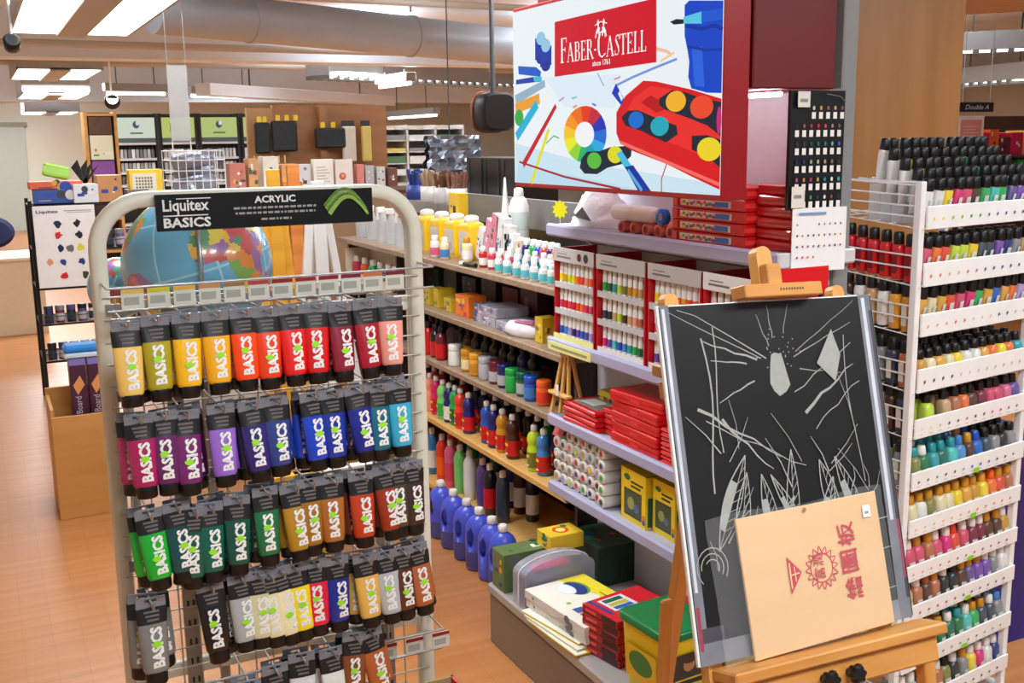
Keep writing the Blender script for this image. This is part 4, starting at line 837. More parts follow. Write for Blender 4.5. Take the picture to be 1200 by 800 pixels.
# base shelf
def craft(a): rnd(12, CY+[(60, 150, 80), (250, 150, 40)], 12)(a)
carton('craft_box', 'tall green and orange craft box at the far corner of the base shelf', 'box', (1.46, 2.875, .2055), (.20, .085, .125), mat((96, 120, 70), .45), [('x', craft), ('y', craft), ('t', rnd(5, CY, 6))])
carton('modelling_box', 'small bright box with red-yellow circles standing behind the clear case', 'box', (1.56, 2.85-.02, .3308), (.12, .09, .05), mat((236, 196, 50), .45), [('x', rnd(6, CY, 8)), ('t', lambda a: (a.disc(.5, .5, .3, mat((230, 70, 40), .4)), a.disc(.5, .5, .18, mat((250, 236, 120), .4)), a.disc(.2, .7, .12, GREEN)))])
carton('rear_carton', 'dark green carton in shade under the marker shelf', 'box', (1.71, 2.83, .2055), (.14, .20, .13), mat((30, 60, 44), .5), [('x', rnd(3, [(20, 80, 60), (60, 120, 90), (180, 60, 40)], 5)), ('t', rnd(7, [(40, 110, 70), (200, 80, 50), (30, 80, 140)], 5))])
t = thing('clear_zip_case', 'clear domed plastic case with blue books inside on the base shelf', 'case', (1.485, 2.735, .2055), None, R(3))
o_ = [(-.125, 0), (.125, 0), (.125, .10)]+[(.125*math.cos(a), .10+.045*math.sin(a)) for a in [PI*i/14 for i in range(1, 14)]]+[(-.125, .10)]
MB().poly(o_, .075, mat((214, 214, 224), .25, alpha=.38, var=.15, bump=.3), Matrix.Translation((0, .0375, 0)) @ Matrix.Rotation(PI/2, 4, 'X')).build('clear_shell', t)
MB().box(-.112, .112, -.03, .03, .004, .105, mat((40, 60, 120), .4)).box(-.1125, .1125, -.0305, -.0303, .01, .03, mat((190, 180, 80), .4)).build('picture_book', t)
MB().box(-.08, .05, -.02, .02, .105, .118, mat((222, 60, 140), .4), .003).build('pink_pad', t)
MB().tube([(-.127, -.0, .0), (-.127, 0, .10)]+[(-.127*math.cos(PI*i/12), 0, .10+.047*math.sin(PI*i/12)) for i in range(1, 12)]+[(.127, 0, .1), (.127, 0, 0)], .0022, mat((235, 235, 240), .3)).build('zip', t)
def kitart(a):
    a.rect(0, 0, 1, 1, mat((244, 240, 224), .4)); a.poly([(.0, .55), (.0, 1), (1, 1), (1, .45), (.5, .75)], mat((246, 224, 60), .4)); a.disc(.25, .62, .17, mat((120, 160, 60), .4), .12); a.disc(.25, .6, .155, mat((40, 60, 140), .4), .105); a.disc(.22, .48, .13, mat((228, 232, 240), .4), .085); a.disc(.22, .48, .11, mat((244, 244, 246), .4), .07)
    a.rect(.62, .35, .72, .5, mat((210, 40, 60), .4)); a.rect(.74, .35, .84, .5, mat((40, 110, 190), .4)); a.rect(.62, .18, .72, .33, mat((70, 90, 160), .4)); a.rect(.74, .18, .84, .33, mat((200, 60, 60), .4)); a.disc(.5, .25, .025, LIME); a.rect(.8, .6, .96, .64, mat((110, 110, 80), .4)); a.rect(.45, .8, .8, .83, mat((170, 140, 40), .4)); a.rect(.86, .1, .95, .3, mat((60, 50, 110), .4))
for i in range(2):
    carton('drawing_kit_box', ('flat white and yellow kit box with a blue emblem, on top of its pile', 'flat white kit box directly under the yellow emblem box')[i], 'box', (1.475+.004*i, 2.535, .2055+.022+.027*(1-i)), (.215, .31, .026), mat((222, 220, 214), .4), [('t', kitart), ('x', rnd(15, [(110, 110, 120), (180, 180, 190), (70, 70, 80)], 8, .02, .12)), ('y', bandf((240, 236, 220), .1, .9))], 'drawing kit boxes on the base shelf', R(5))
for i in range(3):
    carton('yellow_clay_pack', 'soft yellow pack with white edge, %s, sticking out under the kit boxes' % ('lowest', 'middle one', 'upper one')[i], 'packet', (1.435+.006*i, 2.50+.02*i, .2055+.0072*i), (.19, .27, .007), mat((240, 206, 40), .35, bump=.3) if i != 1 else mat((238, 236, 214), .35), [('t', bandf((238, 238, 220), .0, .2))], 'yellow packs under the kit boxes', R(3+3*i), bev=.003)
def pst(a):
    a.rect(0, 0, 1, 1, mat((214, 22, 40), .4)); a.rect(.1, .2, .62, .62, mat((226, 228, 236), .4)); a.rect(.14, .25, .28, .56, mat((40, 90, 70), .4)); a.rect(.32, .25, .44, .56, mat((200, 190, 50), .4)); a.rect(.47, .25, .58, .56, mat((50, 90, 180), .4))
    a.rect(.0, .08, .7, .14, mat((40, 60, 140), .4))
    for i, c in enumerate(((250, 210, 40), (240, 120, 40), (200, 40, 90), (60, 60, 160), (40, 130, 90))): a.stroke([(.65+.05*i, .95), (.72+.05*i, .4)], .035, mat(c, .4))
def pside(a): a.rect(0, 0, 1, .12, mat((80, 8, 16), .4)); a.rect(.55, .2, .95, .9, mat((50, 30, 34), .4)); a.rect(.1, .3, .4, .7, mat((240, 90, 90), .4))
for i in range(6):
    carton('oil_pastel_box', 'red pastel box, %s of the stack beside the yellow tub' % ('lowest', 'second from bottom', 'third from bottom', 'third from top', 'second from top', 'topmost')[i], 'box', (1.505, 2.345-.0, .2055+i*.0222), (.205, .15, .0215), mat((170, 16, 30), .4), [('x', pside), ('y', pside)]+([('t', pst)] if i == 5 else []), 'red pastel boxes in the base shelf stack', R(10+1.2*(-1)**i))
# yellow tub with green lid
t = thing('yellow_tub', 'yellow plastic tub with green lid and dark picture label on the base shelf', 'tub', (1.47, 2.105, .2055), None, R(4))
def rrect(w, d, r, z, n=4): 
    P = []
    for cx, cy, a0 in ((w/2-r, d/2-r, 0), (-w/2+r, d/2-r, PI/2), (-w/2+r, -d/2+r, PI), (w/2-r, -d/2+r, 3*PI/2)):
        for i in range(n+1): a = a0+PI/2*i/n; P.append((cx+r*math.cos(a), cy+r*math.sin(a), z))
    return P
MB().loft([rrect(.14, .16, .02, 0), rrect(.155, .18, .022, .10), rrect(.165, .19, .024, .185)], mat((232, 204, 24), .35)).build('tub_wall', t)
MB().loft([rrect(.178, .205, .024, .185), rrect(.18, .207, .024, .2), rrect(.165, .19, .02, .206), rrect(.15, .175, .02, .203)], mat((6, 120, 62), .3)).build('lid', t)
a = Art((-.0705, -.0895, .03), (1, 0, 0), (0, -.06, 1), .142, .115)
a.rect(.1, 0, 1, 1, mat((60, 50, 36), .4)); a.rect(.16, .05, .95, .4, mat((214, 186, 50), .4)); a.disc(.45, .72, .13, mat((190, 130, 90), .4)); a.disc(.85, .7, .1, mat((180, 110, 70), .4)); a.disc(.45, .84, .14, mat((70, 44, 30), .4), .07); a.rect(.2, .25, .85, .36, mat((40, 36, 30), .4))
a.mb.build('picture_label', t)
a = Art((-.0815, .08, .03), (0, -1, 0), (-.06, 0, 1), .16, .115); a.rect(.1, .1, .9, .9, mat((226, 190, 30), .4)); a.disc(.5, .55, .3, mat((50, 130, 60), .4), .2); a.mb.build('side_label', t)
for i, (x, y, lb) in enumerate(((1.70, 2.30, 'tall yellow box with pink-topped pack leaning on it, under the fourth lilac shelf'), (1.71, 2.17, 'tall yellow box behind the yellow tub, under the fourth lilac shelf'))):
    carton('tall_craft_box', lb, 'box', (x, y, .2055), (.09, .115, .23), mat((226, 196, 30), .4), [('x', craft), ('y', craft)], 'tall yellow boxes at the back of the base shelf')
carton('pink_pack', 'bright pink and red pack leaning behind the easel leg', 'packet', (1.60, 2.20, .335), (.02, .13, .11), mat((224, 50, 70), .4), [('x', rnd(3, [(240, 120, 130), (250, 200, 200), (60, 40, 50)], 6))], None, R(-14), tilt=0)
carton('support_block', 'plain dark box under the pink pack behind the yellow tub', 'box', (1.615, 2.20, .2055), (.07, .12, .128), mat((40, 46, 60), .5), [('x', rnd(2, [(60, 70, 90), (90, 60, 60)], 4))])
# loose wooden sticks bundle behind the clear case
LOG = Kind('craft_dowel', 'dowel', [('rod', MB().cyl((0, 0, 0), (.14, 0, 0), .013, mat((150, 60, 40), .5), n=14), None), ('end_face', MB().cyl((-.001, 0, 0), (.004, 0, 0), .0115, mat((226, 196, 150), .5), n=14), None)])
for i, (y, z) in enumerate(((3.02, .15), (3.05, .15), (3.08, .15), (3.035, .173), (3.065, .173), (3.05, .196))):
    LOG.put('brown dowel with pale round end, %s of the pile beyond the clear case' % ORD[i], (1.67, y, z), 'dowels on the lowest wood shelf', {}, (0, 0, R(random.uniform(-6, 6))), 1)
for i in range(4):
    PROLL.put('striped tube lying end-on, %s from the black bottles, lowest wood shelf' % ORD[i], (1.70, 3.24-.04*i+(0 if i < 3 else .06), .152 if i < 3 else .185), 'striped tubes on the lowest wood shelf', {'tube_wall': cm(('dark green', 'slate', 'olive', 'slate')[i]), 'end_plug': cm('cream')}, (0, 0, 0), 1)

# second wood shelf: mixed packs
mix = [(500, .06, .07, 'crayon_box', 'dark green and yellow crayon box, far end of the second wood shelf', YB, CY), (511, .05, .08, 'crayon_box', 'yellow crayon box with a green tree print on the second wood shelf', YB, [(20, 110, 60), (240, 220, 60)]), (524, .07, .055, 'crayon_box', 'low yellow box beside the orange pouch on the second wood shelf', YB, CY),
       (541, .13, .085, 'clay_pouch', 'orange modelling clay pack standing on the second wood shelf', mat((240, 120, 30), .4), [(30, 90, 170), (250, 210, 60), (210, 50, 90)]), (558, .05, .07, 'blue_pack', 'small blue and pink pack right beside the orange clay pack', mat((40, 90, 150), .4), [(210, 60, 140), (240, 200, 60)])]
for px, w, h, nm, lb, m, cs in mix:
    p = at(px, 360, 'X', 1.70); carton(nm, lb, 'box', (1.74, p.y-.0, WZ[1]+.0005), (.08, w, h), m, [('x', rnd(int(px), cs, 8)), ('t', rnd(int(px)+1, cs, 3))])
CLR = mat((196, 192, 204), .2, alpha=.75, var=.2, bump=.3)
for i, (px, z0, lb) in enumerate(((572, 0, 'lower clear tray of pale beads on the second wood shelf'), (573, .038, 'upper clear tray of pale beads on the second wood shelf'), (592, 0, 'clear flat box of violet beads beside the pale bead trays'))):
    p = at(px, 380, 'X', 1.70); t = carton('bead_tray', lb, 'tray', (1.76, p.y, WZ[1]+.0005+z0), (.14, .16 if i < 2 else .12, .036), CLR, [('x', rnd(30+i, [(226, 220, 206), (120, 90, 140), (180, 170, 190)], 8))], 'bead trays on the second wood shelf')
p = at(611, 385, 'X', 1.70); t = thing('white_pouch', 'white and pink bag lying slanted on the second wood shelf', 'bag', (1.72, p.y, WZ[1]+.001), None, R(20))
MB().loft([[(a_*s_*.04, b_*s_*.10, z_) for a_, b_ in [(math.cos(2*PI*i/14), math.sin(2*PI*i/14)) for i in range(14)]] for s_, z_ in ((.8, 0), (1.05, .012), (1, .03), (.8, .05), (.3, .058))], mat((232, 228, 232), .35, bump=.4)).build('bag_skin', t); MB().box(-.034, .02, -.06, .03, .052, .0575, mat((206, 110, 150), .4), .002).build('pink_label', t)
for i, (px, h, lb) in enumerate(((631, .09, 'upright yellow box with grey print at the near end of the second wood shelf'), (642, .065, 'dark yellow box peeking beside the lilac shelf edge'))):
    p = at(px, 385, 'X', 1.70); carton('crayon_box', lb, 'box', (1.73+.05*i, p.y, WZ[1]+.0005), (.06, .055, h), mat((226, 186, 40), .4), [('x', rnd(44+i, [(120, 110, 90), (250, 230, 120), (90, 60, 40)], 8)), ('y', rnd(44+i, [(120, 110, 90), (250, 230, 120)], 4))])
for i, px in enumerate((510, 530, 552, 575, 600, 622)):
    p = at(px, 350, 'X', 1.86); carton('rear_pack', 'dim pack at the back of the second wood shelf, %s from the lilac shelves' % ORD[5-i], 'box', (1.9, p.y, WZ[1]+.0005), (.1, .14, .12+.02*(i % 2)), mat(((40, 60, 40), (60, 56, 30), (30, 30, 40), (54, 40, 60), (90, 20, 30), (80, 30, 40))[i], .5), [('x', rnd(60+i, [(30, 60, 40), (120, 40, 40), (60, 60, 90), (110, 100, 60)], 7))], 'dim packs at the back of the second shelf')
# top wood shelf: yellow tubs, packs, bottles
YT = Kind('yellow_glue_tub', 'tub', [('body', MB().loft([rrect(.07, .1, .012, 0), rrect(.075, .105, .014, .13), rrect(.07, .10, .014, .145), rrect(.045, .05, .012, .155)], mat((244, 194, 30), .35)), None),
   ('paper_label', MB().box(-.0385, -.0372, -.042, .042, .015, .115, mat((206, 198, 186), .5)).box(-.0392, -.0386, -.03, .03, .03, .06, mat((176, 166, 154), .5)), None), ('lid', lathe_mb([(.03, .152), (.032, .155), (.030, .172), (.02, .178), (.008, .18)], mat((228, 222, 214), .4)), None)])
for i, px in enumerate((497, 514, 531, 548)):
    p = at(px, 300, 'X', 1.78); YT.put('yellow tub with grey label and pale lid, %s from the wire rack, top wood shelf' % ORD[i], (1.80, p.y, WZ[0]+.0005), 'yellow tubs on the top wood shelf', {}, (0, 0, 0), (1, 1.05, 1))
p = at(506, 250, 'X', 1.80); carton('stacked_yellow_pack', 'yellow and black pack standing on the yellow tubs behind the wire rack', 'packet', (1.93, p.y, WZ[0]+.0005), (.05, .1, .25), mat((236, 190, 40), .4), [('x', rnd(5, [(30, 30, 34), (240, 236, 220)], 4))])
PKC = [(236, 232, 232), (222, 150, 170), (220, 130, 150), (230, 226, 224), (226, 222, 218), (240, 238, 238), (214, 196, 170)]
for i, (px, h, lean, w) in enumerate(((553, .13, -20, .05), (561, .17, -18, .05), (569, .19, -14, .06), (577, .18, -9, .06), (585, .15, -5, .06), (590, .12, 3, .07), (602, .10, 8, .05))):
    p = at(px, 280, 'X', 1.76); carton('modelling_clay_packet', '%s slanted packet, %s from the yellow tubs on the top wood shelf' % (('white', 'pink striped', 'pink', 'white', 'grey-white', 'bright white', 'tan and brown')[i], ORD[i]), 'packet', (1.80, p.y, WZ[0]+.012), (.035, w, h), mat(PKC[i], .35, bump=.2), [('x', rnd(70+i, [(206, 60, 90), (230, 228, 228), (60, 120, 100), (240, 236, 236), (150, 90, 60)] if i in (1, 2, 4, 6) else [(236, 234, 234), (90, 140, 130), (70, 90, 160)], 7))], 'slanted packets on the top wood shelf', tilt=R(-lean))
t = thing('nozzle_bottle', 'white bottle with tall cone nozzle rising behind the pink packets', 'bottle', (1.90, at(592, 240, 'X', 1.90).y, WZ[0]+.0005)); lathe_mb([(.03, 0), (.032, .01), (.032, .16), (.02, .18)], WHITE).build('body', t); lathe_mb([(.018, .178), (.016, .19), (.010, .25), (.004, .33), (.003, .332)], WHITE).build('nozzle', t)
t = thing('correction_bottle', 'white round-shouldered bottle with dark green label standing behind the packets', 'bottle', (1.90, at(608, 250, 'X', 1.90).y, WZ[0]+.0005)); lathe_mb([(.035, 0), (.04, .01), (.04, .22), (.03, .25), (.018, .262)], WHITE).build('body', t); lathe_mb([(.0404, .13), (.0405, .132), (.0405, .2), (.0404, .202)], mat((200, 214, 206), .4)).build('label_band', t); MB().box(-.0412, -.0405, -.012, .01, .14, .19, mat((30, 90, 70), .4)).build('green_mark', t); lathe_mb([(.018, .26), (.02, .265), (.018, .29), (.01, .295)], WHITE).build('cap', t)
p = at(550, 302, 'X', 1.68); t = thing('black_marker', 'black capped marker lying on the top wood shelf', 'marker', (1.675, p.y, WZ[0]+.0095), None, R(98)); MB().cyl((-.055, 0, 0), (.03, 0, 0), .0085, BLACK, n=12).build('barrel', t); MB().cyl((.03, 0, 0), (.055, 0, 0), .0088, WHITE, n=12).build('cap', t)
p = at(542, 290, 'X', 1.72); SMB.put('gold capped small jar behind the black marker on the top wood shelf', (1.74, p.y, WZ[0]+.0005), 'small pale bottles', {'body': cm('cream'), 'label_band': cm('white'), 'cap': cm('gold')}, (0, 0, 0), 1.5)

# ------------------------------------------------------------ white bottle rack at the end of the gondola
BX, BY, BR = 2.03, 1.88, R(8)
wr = thing('bottle_rack', 'white metal rack of small paint bottles with chip-dotted fascias beside the easel', 'display rack', (BX, BY, 0), None, BR)
WM = mat((240, 240, 238), .3)
RWD, RDP = .505, .27
Mr = Matrix.Translation((BX, BY, 0)) @ Matrix.Rotation(BR, 4, 'Z'); Mi = Mr.inverted()
for x in (0, RWD):
    for y in (0, RDP): MB().box(x-.010, x+.010, y-.008, y+.012, 0, 1.487, WM, .002).build('post', wr)
for k, x in enumerate((0, RWD)): MB().box(x-.012, x+.012, -.05, RDP+.05, 0, .03, WM, .004).build('foot', wr)
FB = [at(1072, y, 'Y', 1.885).z for y in (269, 336, 394, 459, 512, 572, 626, 677, 724, 781, 833)]
FH = [.056, .058, .056, .060, .050, .048, .046, .043, .043, .043, .043]
dots = [[(240, 220, 60), (150, 190, 50), (40, 150, 70), (40, 120, 150), (40, 80, 180), (70, 60, 60)], [(230, 120, 60), (220, 190, 120), (200, 120, 160), (90, 40, 120), (60, 50, 140), (90, 90, 90)], [(240, 170, 80), (230, 80, 90), (220, 200, 180), (60, 60, 60), (200, 180, 170)], [(60, 60, 60), (200, 200, 200), (210, 180, 150)], [(240, 220, 180), (230, 200, 120), (60, 60, 90), (200, 80, 70), (90, 40, 60), (200, 60, 100), (210, 40, 60), (200, 60, 90)], [(50, 90, 70), (20, 140, 140), (40, 60, 90), (90, 160, 200), (40, 80, 180), (90, 60, 160), (60, 60, 70), (140, 110, 100)], [(240, 200, 150), (240, 190, 120), (240, 180, 90), (240, 140, 90), (230, 110, 90), (230, 90, 120)], [(240, 150, 150), (220, 90, 110), (210, 50, 80), (170, 50, 120), (90, 50, 100)], [(150, 60, 50), (190, 60, 60), (90, 60, 60), (60, 60, 130)], [(60, 120, 70), (120, 140, 90), (90, 130, 90), (150, 160, 130)], [(60, 90, 160), (60, 60, 60)]]
for k, (zb, h) in enumerate(zip(FB, FH)):
    f = MB().box(.008, RWD+.004, -.016, -.010, zb, zb+h, WM, .001); fo = f.build('fascia', wr)
    a = Art((.008, -.0162, zb), (1, 0, 0), (0, 0, 1), RWD-.004, h); q = random.Random(k)
    for i in range(12):
        a.poly([(.05+.076*i+dx, .42+dy) for dx, dy in ((-.008, -.09), (.009, -.02), (.007, .1), (-.007, .06))], mat(dots[k][i*len(dots[k])//12], .5))
        if k > 3: a.rect(.035+.076*i, .16, .065+.076*i, .2, mat((190, 200, 190), .5))
    if k > 4: a.rect(.52, .02, .57, .3, LIME)
    a.mb.build('chip_dot_pattern', fo)
    w = MB()
    for y in (.0, .045, .09, .135, .18, .225, .262): w.cyl((0, y, zb+.001+.10*y), (RWD, y, zb+.001+.10*y), .0018, WM, n=5)
    for i in range(7): x = RWD*i/6; w.cyl((x, -.012, zb), (x, .265, zb+.0265), .0018, WM, n=5)
    w.build('wire_shelf', wr)
    for zz_ in ((zb+.045, zb+.075) if k else (zb+.03, zb+.055, zb+.08, zb+.105, zb+.13)):
        if zz_ < 1.49: MB().cyl((-.004, 0, zz_), (-.004, RDP, zz_+.012), .0023, WM, n=6).build('side_wire', wr)
w = MB()
for i in range(10): w.cyl((-.004+.0*i, .0, 1.485), (RWD*(i/9), RDP, 1.487), .0016, WM, n=5)
w.build('top_wires', wr)
for k in range(1, 5): MB().box(.03, RWD-.015, .02+k*.034-.015, .02+k*.034+.017, FB[0]+.01, FB[0]+.004+.1*(.02+k*.034)+.021*k+.0015, mat((225, 228, 230), .2, alpha=.5), .001).build('riser_step', wr)
# bottle kinds for this rack
def sq(w, r, z): return rrect(w, w, r, z, 2)
ACB = Kind('craft_paint_bottle', 'paint bottle', [
 ('body', MB().loft([sq(.030, .008, 0), sq(.033, .009, .003), sq(.033, .009, .056), sq(.030, .011, .064), sq(.017, .008, .069)], PL), None),
 ('paper_label', MB().box(-.010, .010, -.0172, -.0166, .010, .034, mat((220, 216, 206), .45), .0002).box(-.007, .004, -.0176, -.0172, .022, .026, DKGREY), None),
 ('cap', lathe_mb([(.0105, .068), (.0118, .069), (.0112, .090), (.009, .0925)], BLACK, 12), None)])
ATB = Kind('upright_paint_tube', 'paint tube', [
 ('body', MB().loft([ell(.036, .003, 0, 12), ell(.034, .016, .03, 12), ell(.030, .026, .075, 12), ell(.026, .024, .082, 12)], PL), None),
 ('paper_label', MB().add([(-.011, -.0095, .030), (.003, -.0095, .030), (.003, -.0145, .062), (-.011, -.0145, .062)], [(0, 1, 2, 3)], mat((226, 224, 218), .4)), None),
 ('cap', lathe_mb([(.0125, .081), (.0135, .083), (.0130, .108), (.011, .111)], BLACK, 12), None)])
GC = cm('gold'); WC = CAPW; BC = BLACK; TCAP = cm('teal')
TIER = [
 (ATB, ['white', 'white', 'yellow', 'magenta', 'rose', 'brown', 'green', 'turquoise', 'green', 'purple', 'violet', 'navy'], [BC]),
 (ATB, ['rose', 'orange', 'vermilion', 'lime', 'lime', 'yellow', 'slate', 'slate', 'violet', 'navy', 'grey', 'tan'], [BC]),
 (ATB, ['amber', 'cream', 'amber', 'vermilion', 'rose', 'magenta', 'green', 'amber', 'blue', 'amber', 'orange', 'lilac'], [BC]),
 (ACB, ['gold', 'cream', 'amber', 'cream', 'yellow', 'white', 'white', 'amber', 'orange', 'yellow', 'orange', 'teal'], [BC]),
 (ACB, ['olive', 'lime', 'brown', 'tan', 'copper', 'orange', 'brown', 'maroon', 'rose', 'rose', 'pink', 'purple'], [BC]),
 (ACB, ['olive', 'forest green', 'teal', 'dark green', 'turquoise', 'sky blue', 'brown', 'blue', 'slate', 'grey', 'black', 'grey'], [TCAP, WC, TCAP, TCAP, TCAP, cm('sky blue'), GC, cm('blue'), BC, BC, BC, BC]),
 (ACB, ['cream', 'white', 'olive', 'cream', 'cream', 'yellow', 'amber', 'gold', 'yellow', 'orange', 'vermilion', 'copper'], [GC, GC, GC, GC, GC, GC, GC, GC, cm('amber'), cm('orange'), GC, GC]),
 (ACB, ['rose', 'rose', 'copper', 'rose', 'magenta', 'vermilion', 'rose', 'maroon', 'maroon', 'brown', 'brown', 'gold'], [WC, GC, GC, WC, WC, cm('vermilion'), WC, WC, WC, GC, GC, WC]),
 (ACB, ['tan', 'copper', 'brown', 'copper', 'black', 'black', 'brown', 'purple', 'violet', 'violet', 'grey', 'white'], [GC, WC, cm('copper'), GC, WC, BC, GC, GC, GC, WC, WC, WC]),
 (ACB, ['olive', 'forest green', 'olive', 'green', 'forest green', 'dark green', 'forest green', 'turquoise', 'green', 'slate', 'slate', 'grey'], [GC, GC, GC, WC, GC, WC, TCAP, WC, GC, GC, WC, cm('sky blue')]),
 (ACB, ['grey', 'silver', 'slate', 'tan', 'copper', 'olive', 'black', 'grey', 'yellow', 'magenta', 'white', 'navy'], [WC, WC, GC, GC, WC, BC, WC, GC, WC, WC, WC, WC])]
TN = ['topmost', 'second', 'third', 'fourth', 'fifth', 'sixth', 'seventh', 'eighth', 'ninth', 'tenth', 'lowest']
q = random.Random(21)
for k, (kd, cols, caps) in enumerate(TIER):
    nrow = 5 if k == 0 else (3 if k in (3, 4) else 2)
    for rw_ in range(nrow):
        for i in range(12):
            if k > 3 and q.random() < .05: continue
            c = cols[i]; x = .052+i*.0390; y = .012+rw_*.036+(.006 if kd is ATB else 0); z = FB[k]+.004+.10*y+.0035
            if kd is ATB: x = .05+i*.0392; y = .02+rw_*.034; z = FB[k]+.007+.1*y+(.035*rw_*.6 if k == 0 else 0)
            p = Mr @ Vector((x, y, z)); cap = caps[i % len(caps)]
            capn = {id(BC): 'black', id(WC): 'white', id(GC): 'gold'}.get(id(cap), c)
            kd.put('%s paint %s, %s cap, %s tier, row %s, %s from corner post' % (c, 'tube' if kd is ATB else 'bottle', capn, TN[k], ('one', 'two', 'three', 'four', 'five')[rw_], ORD[i]) if rw_ else
                   '%s paint %s, %s cap, fronting the %s fascia, %s from the corner post' % (c, 'tube' if kd is ATB else 'bottle', capn, TN[k], ORD[i]),
                   p, 'paint bottles and tubes in the white rack', {'body': mat(tuple(int(v*.78+.22*205) for v in CN[c]), .3, var=.04, coat=.3), 'cap': cap} , (R(4 if kd is ATB else -5), R(q.uniform(-4, 4)), BR+R(q.uniform(-12, 12))), (1.0 if kd is ATB else 1.0))
SIDEC = [None, ['red']*7, ['gold', 'amber', 'white', 'tan', 'white', 'brown'], ['copper', 'slate', 'grey', 'black', 'brown', 'black'], ['slate', 'brown', 'tan', 'black'], ['grey', 'olive', 'slate', 'black'], None, None, None, None, None]
SDB = Kind('side_paint_bottle', 'paint bottle', [
 ('body', lathe_mb([(.0145, 0), (.0165, .003), (.0165, .072), (.014, .080), (.0095, .084)], PL, 14), None),
 ('paper_label', MB().box(-.0006-.0172, -.0170, -.007, .007, .014, .062, mat((120, 40, 56), .4)), None),
 ('cap', lathe_mb([(.0125, .082), (.0135, .084), (.0125, .106), (.010, .110)], BLACK, 12), None)])
for k, cols in enumerate(SIDEC):
    if not cols: continue
    n = len(cols)
    for i, c in enumerate(cols):
        y = .03+i*.036; p = Mr @ Vector((.018, y, FB[k]+.0065+.1*y))
        SDB.put('%s bottle on the side of the white rack, %s tier, %s from corner post' % (c, TN[k], ORD[i]), p, 'bottles along the side of the white rack', {'body': cm(c), 'paper_label': mat(tuple(int(v*.6) for v in CN[c]), .4) if k == 1 else mat((210, 206, 190), .4)}, (0, R(-2), BR), (1, 1, 1.06))
MB().box(.0, RWD, .255, .262, .03, 1.2, mat((26, 26, 30), .5)).build('back_panel', wr)
p = at(1195, 760, 'Y', 2.35); t = thing('blue_bin', 'deep blue plastic bin standing past the end of the white rack', 'bin', (2.78, 2.35, 0))
MB().loft([rrect(.30, .4, .04, 0), rrect(.34, .46, .05, .62), rrect(.36, .48, .05, .63)], mat((10, 30, 130), .4)).build('bin_wall', t); MB().loft([rrect(.37, .49, .05, .63), rrect(.37, .49, .05, .66), rrect(.3, .42, .05, .68)], mat((8, 24, 110), .4)).build('lid', t)

# ------------------------------------------------------------ easel with scratch board
B0 = Vector((.8916, 1.1956, .8272)); MBd = Matrix.Translation(B0) @ Matrix.Rotation(R(1.017), 4, 'Z') @ Matrix.Rotation(R(-15.94), 4, 'X') @ Matrix.Rotation(R(2.14), 4, 'Y')
MBi = MBd.inverted(); BW, BH = .44, .542
def onb(px, py, y=0):
    """point of the board's own frame under a photo pixel, on the sheet y = const"""
    e = MBi @ Vector((0, 0, EYE)); d = (MBi @ at(px, py, 'Y', 1.2))-e; t_ = (y-e.y)/d.y; return e+d*t_
def bt(name, label, cat, off=(0, 0, 0), group=None):
    o = bpy.data.objects.new(name, None); C.objects.link(o); o.matrix_world = MBd @ Matrix.Translation(off); return tag(o, label, cat, group)
bd = bt('scratch_board', 'tall black board with white scratched abstract drawing propped on the wooden easel', 'drawing board')
MB().box(0, BW, 0, .007, 0, BH, mat((226, 224, 220), .5), .001).build('backing', bd)
MB().box(.004, BW-.002, -.0008, 0, .002, BH-.002, mat((20, 21, 22), .38, var=.2, scale=6)).build('black_sheet', bd)
a = Art((0, -.0008, 0), (1, 0, 0), (0, 0, 1), BW, BH); a.step = .00003
G1 = mat((120, 122, 130), .3, var=.5, scale=14); G2 = mat((196, 200, 208), .3, var=.3, scale=20); G3 = mat((70, 70, 76), .3, var=.5, scale=12); CK = mat((150, 152, 146), .6, var=.15, scale=60)
a.rect(.012, 0, .05, 1, G1); a.rect(.02, .2, .032, .99, G2); a.rect(.93, 0, .99, 1, G1); a.rect(.945, .3, .962, .99, G2); a.rect(.975, .05, .99, .95, G3); a.rect(.01, 0, .99, .06, G1); a.rect(.03, .06, .12, .1, G3)
a.rect(.015, .04, .03, .16, mat((150, 60, 80), .4)); a.rect(.975, .12, .988, .3, mat((150, 70, 90), .4))
a.mb.build('silver_border', bd)
a = Art((0, -.0012, 0), (1, 0, 0), (0, 0, 1), BW, BH); a.step = .000015
q = random.Random(13)
def sk(pts, w=.006, w2=None): a.stroke(pts, w, CK, w2)
# abstract composition: rays from a bright patch, sweeping reeds and broken shards
cx_, cy_ = .50, .80
for ang, r0, r1, w in ((95, .1, .22, .004), (112, .08, .2, .004), (70, .12, .24, .003), (150, .06, .48, .005), (155, .08, .5, .004), (162, .1, .34, .008), (20, .08, .4, .004), (28, .1, .46, .003), (-8, .1, .3, .004), (200, .12, .3, .006), (172, .14, .3, .006)):
    pts = []
    for i in range(6):
        r_ = r0+(r1-r0)*i/5; pts.append((cx_+r_*math.cos(R(ang))+q.uniform(-.003, .003), min(.985, cy_+r_*.85*math.sin(R(ang))+q.uniform(-.003, .003))))
    sk(pts, w, w*.5)
a.poly([(cx_+.045*math.cos(2*PI*i/14)*q.uniform(.7, 1.2), cy_-.02+.075*math.sin(2*PI*i/14)*q.uniform(.8, 1.1)) for i in range(14)], CK)
for i in range(26): a.disc(cx_+q.gauss(.02, .05), cy_+.04+q.gauss(0, .03), .003, CK, n=6)
sk([(.17+.02*math.sin(i*.6), .9-.055*i) for i in range(9)], .007); sk([(.215+.012*math.sin(i*.8+1), .93-.06*i) for i in range(7)], .005); sk([(.83-.015*math.sin(i*.5), .88-.05*i) for i in range(10)], .004)
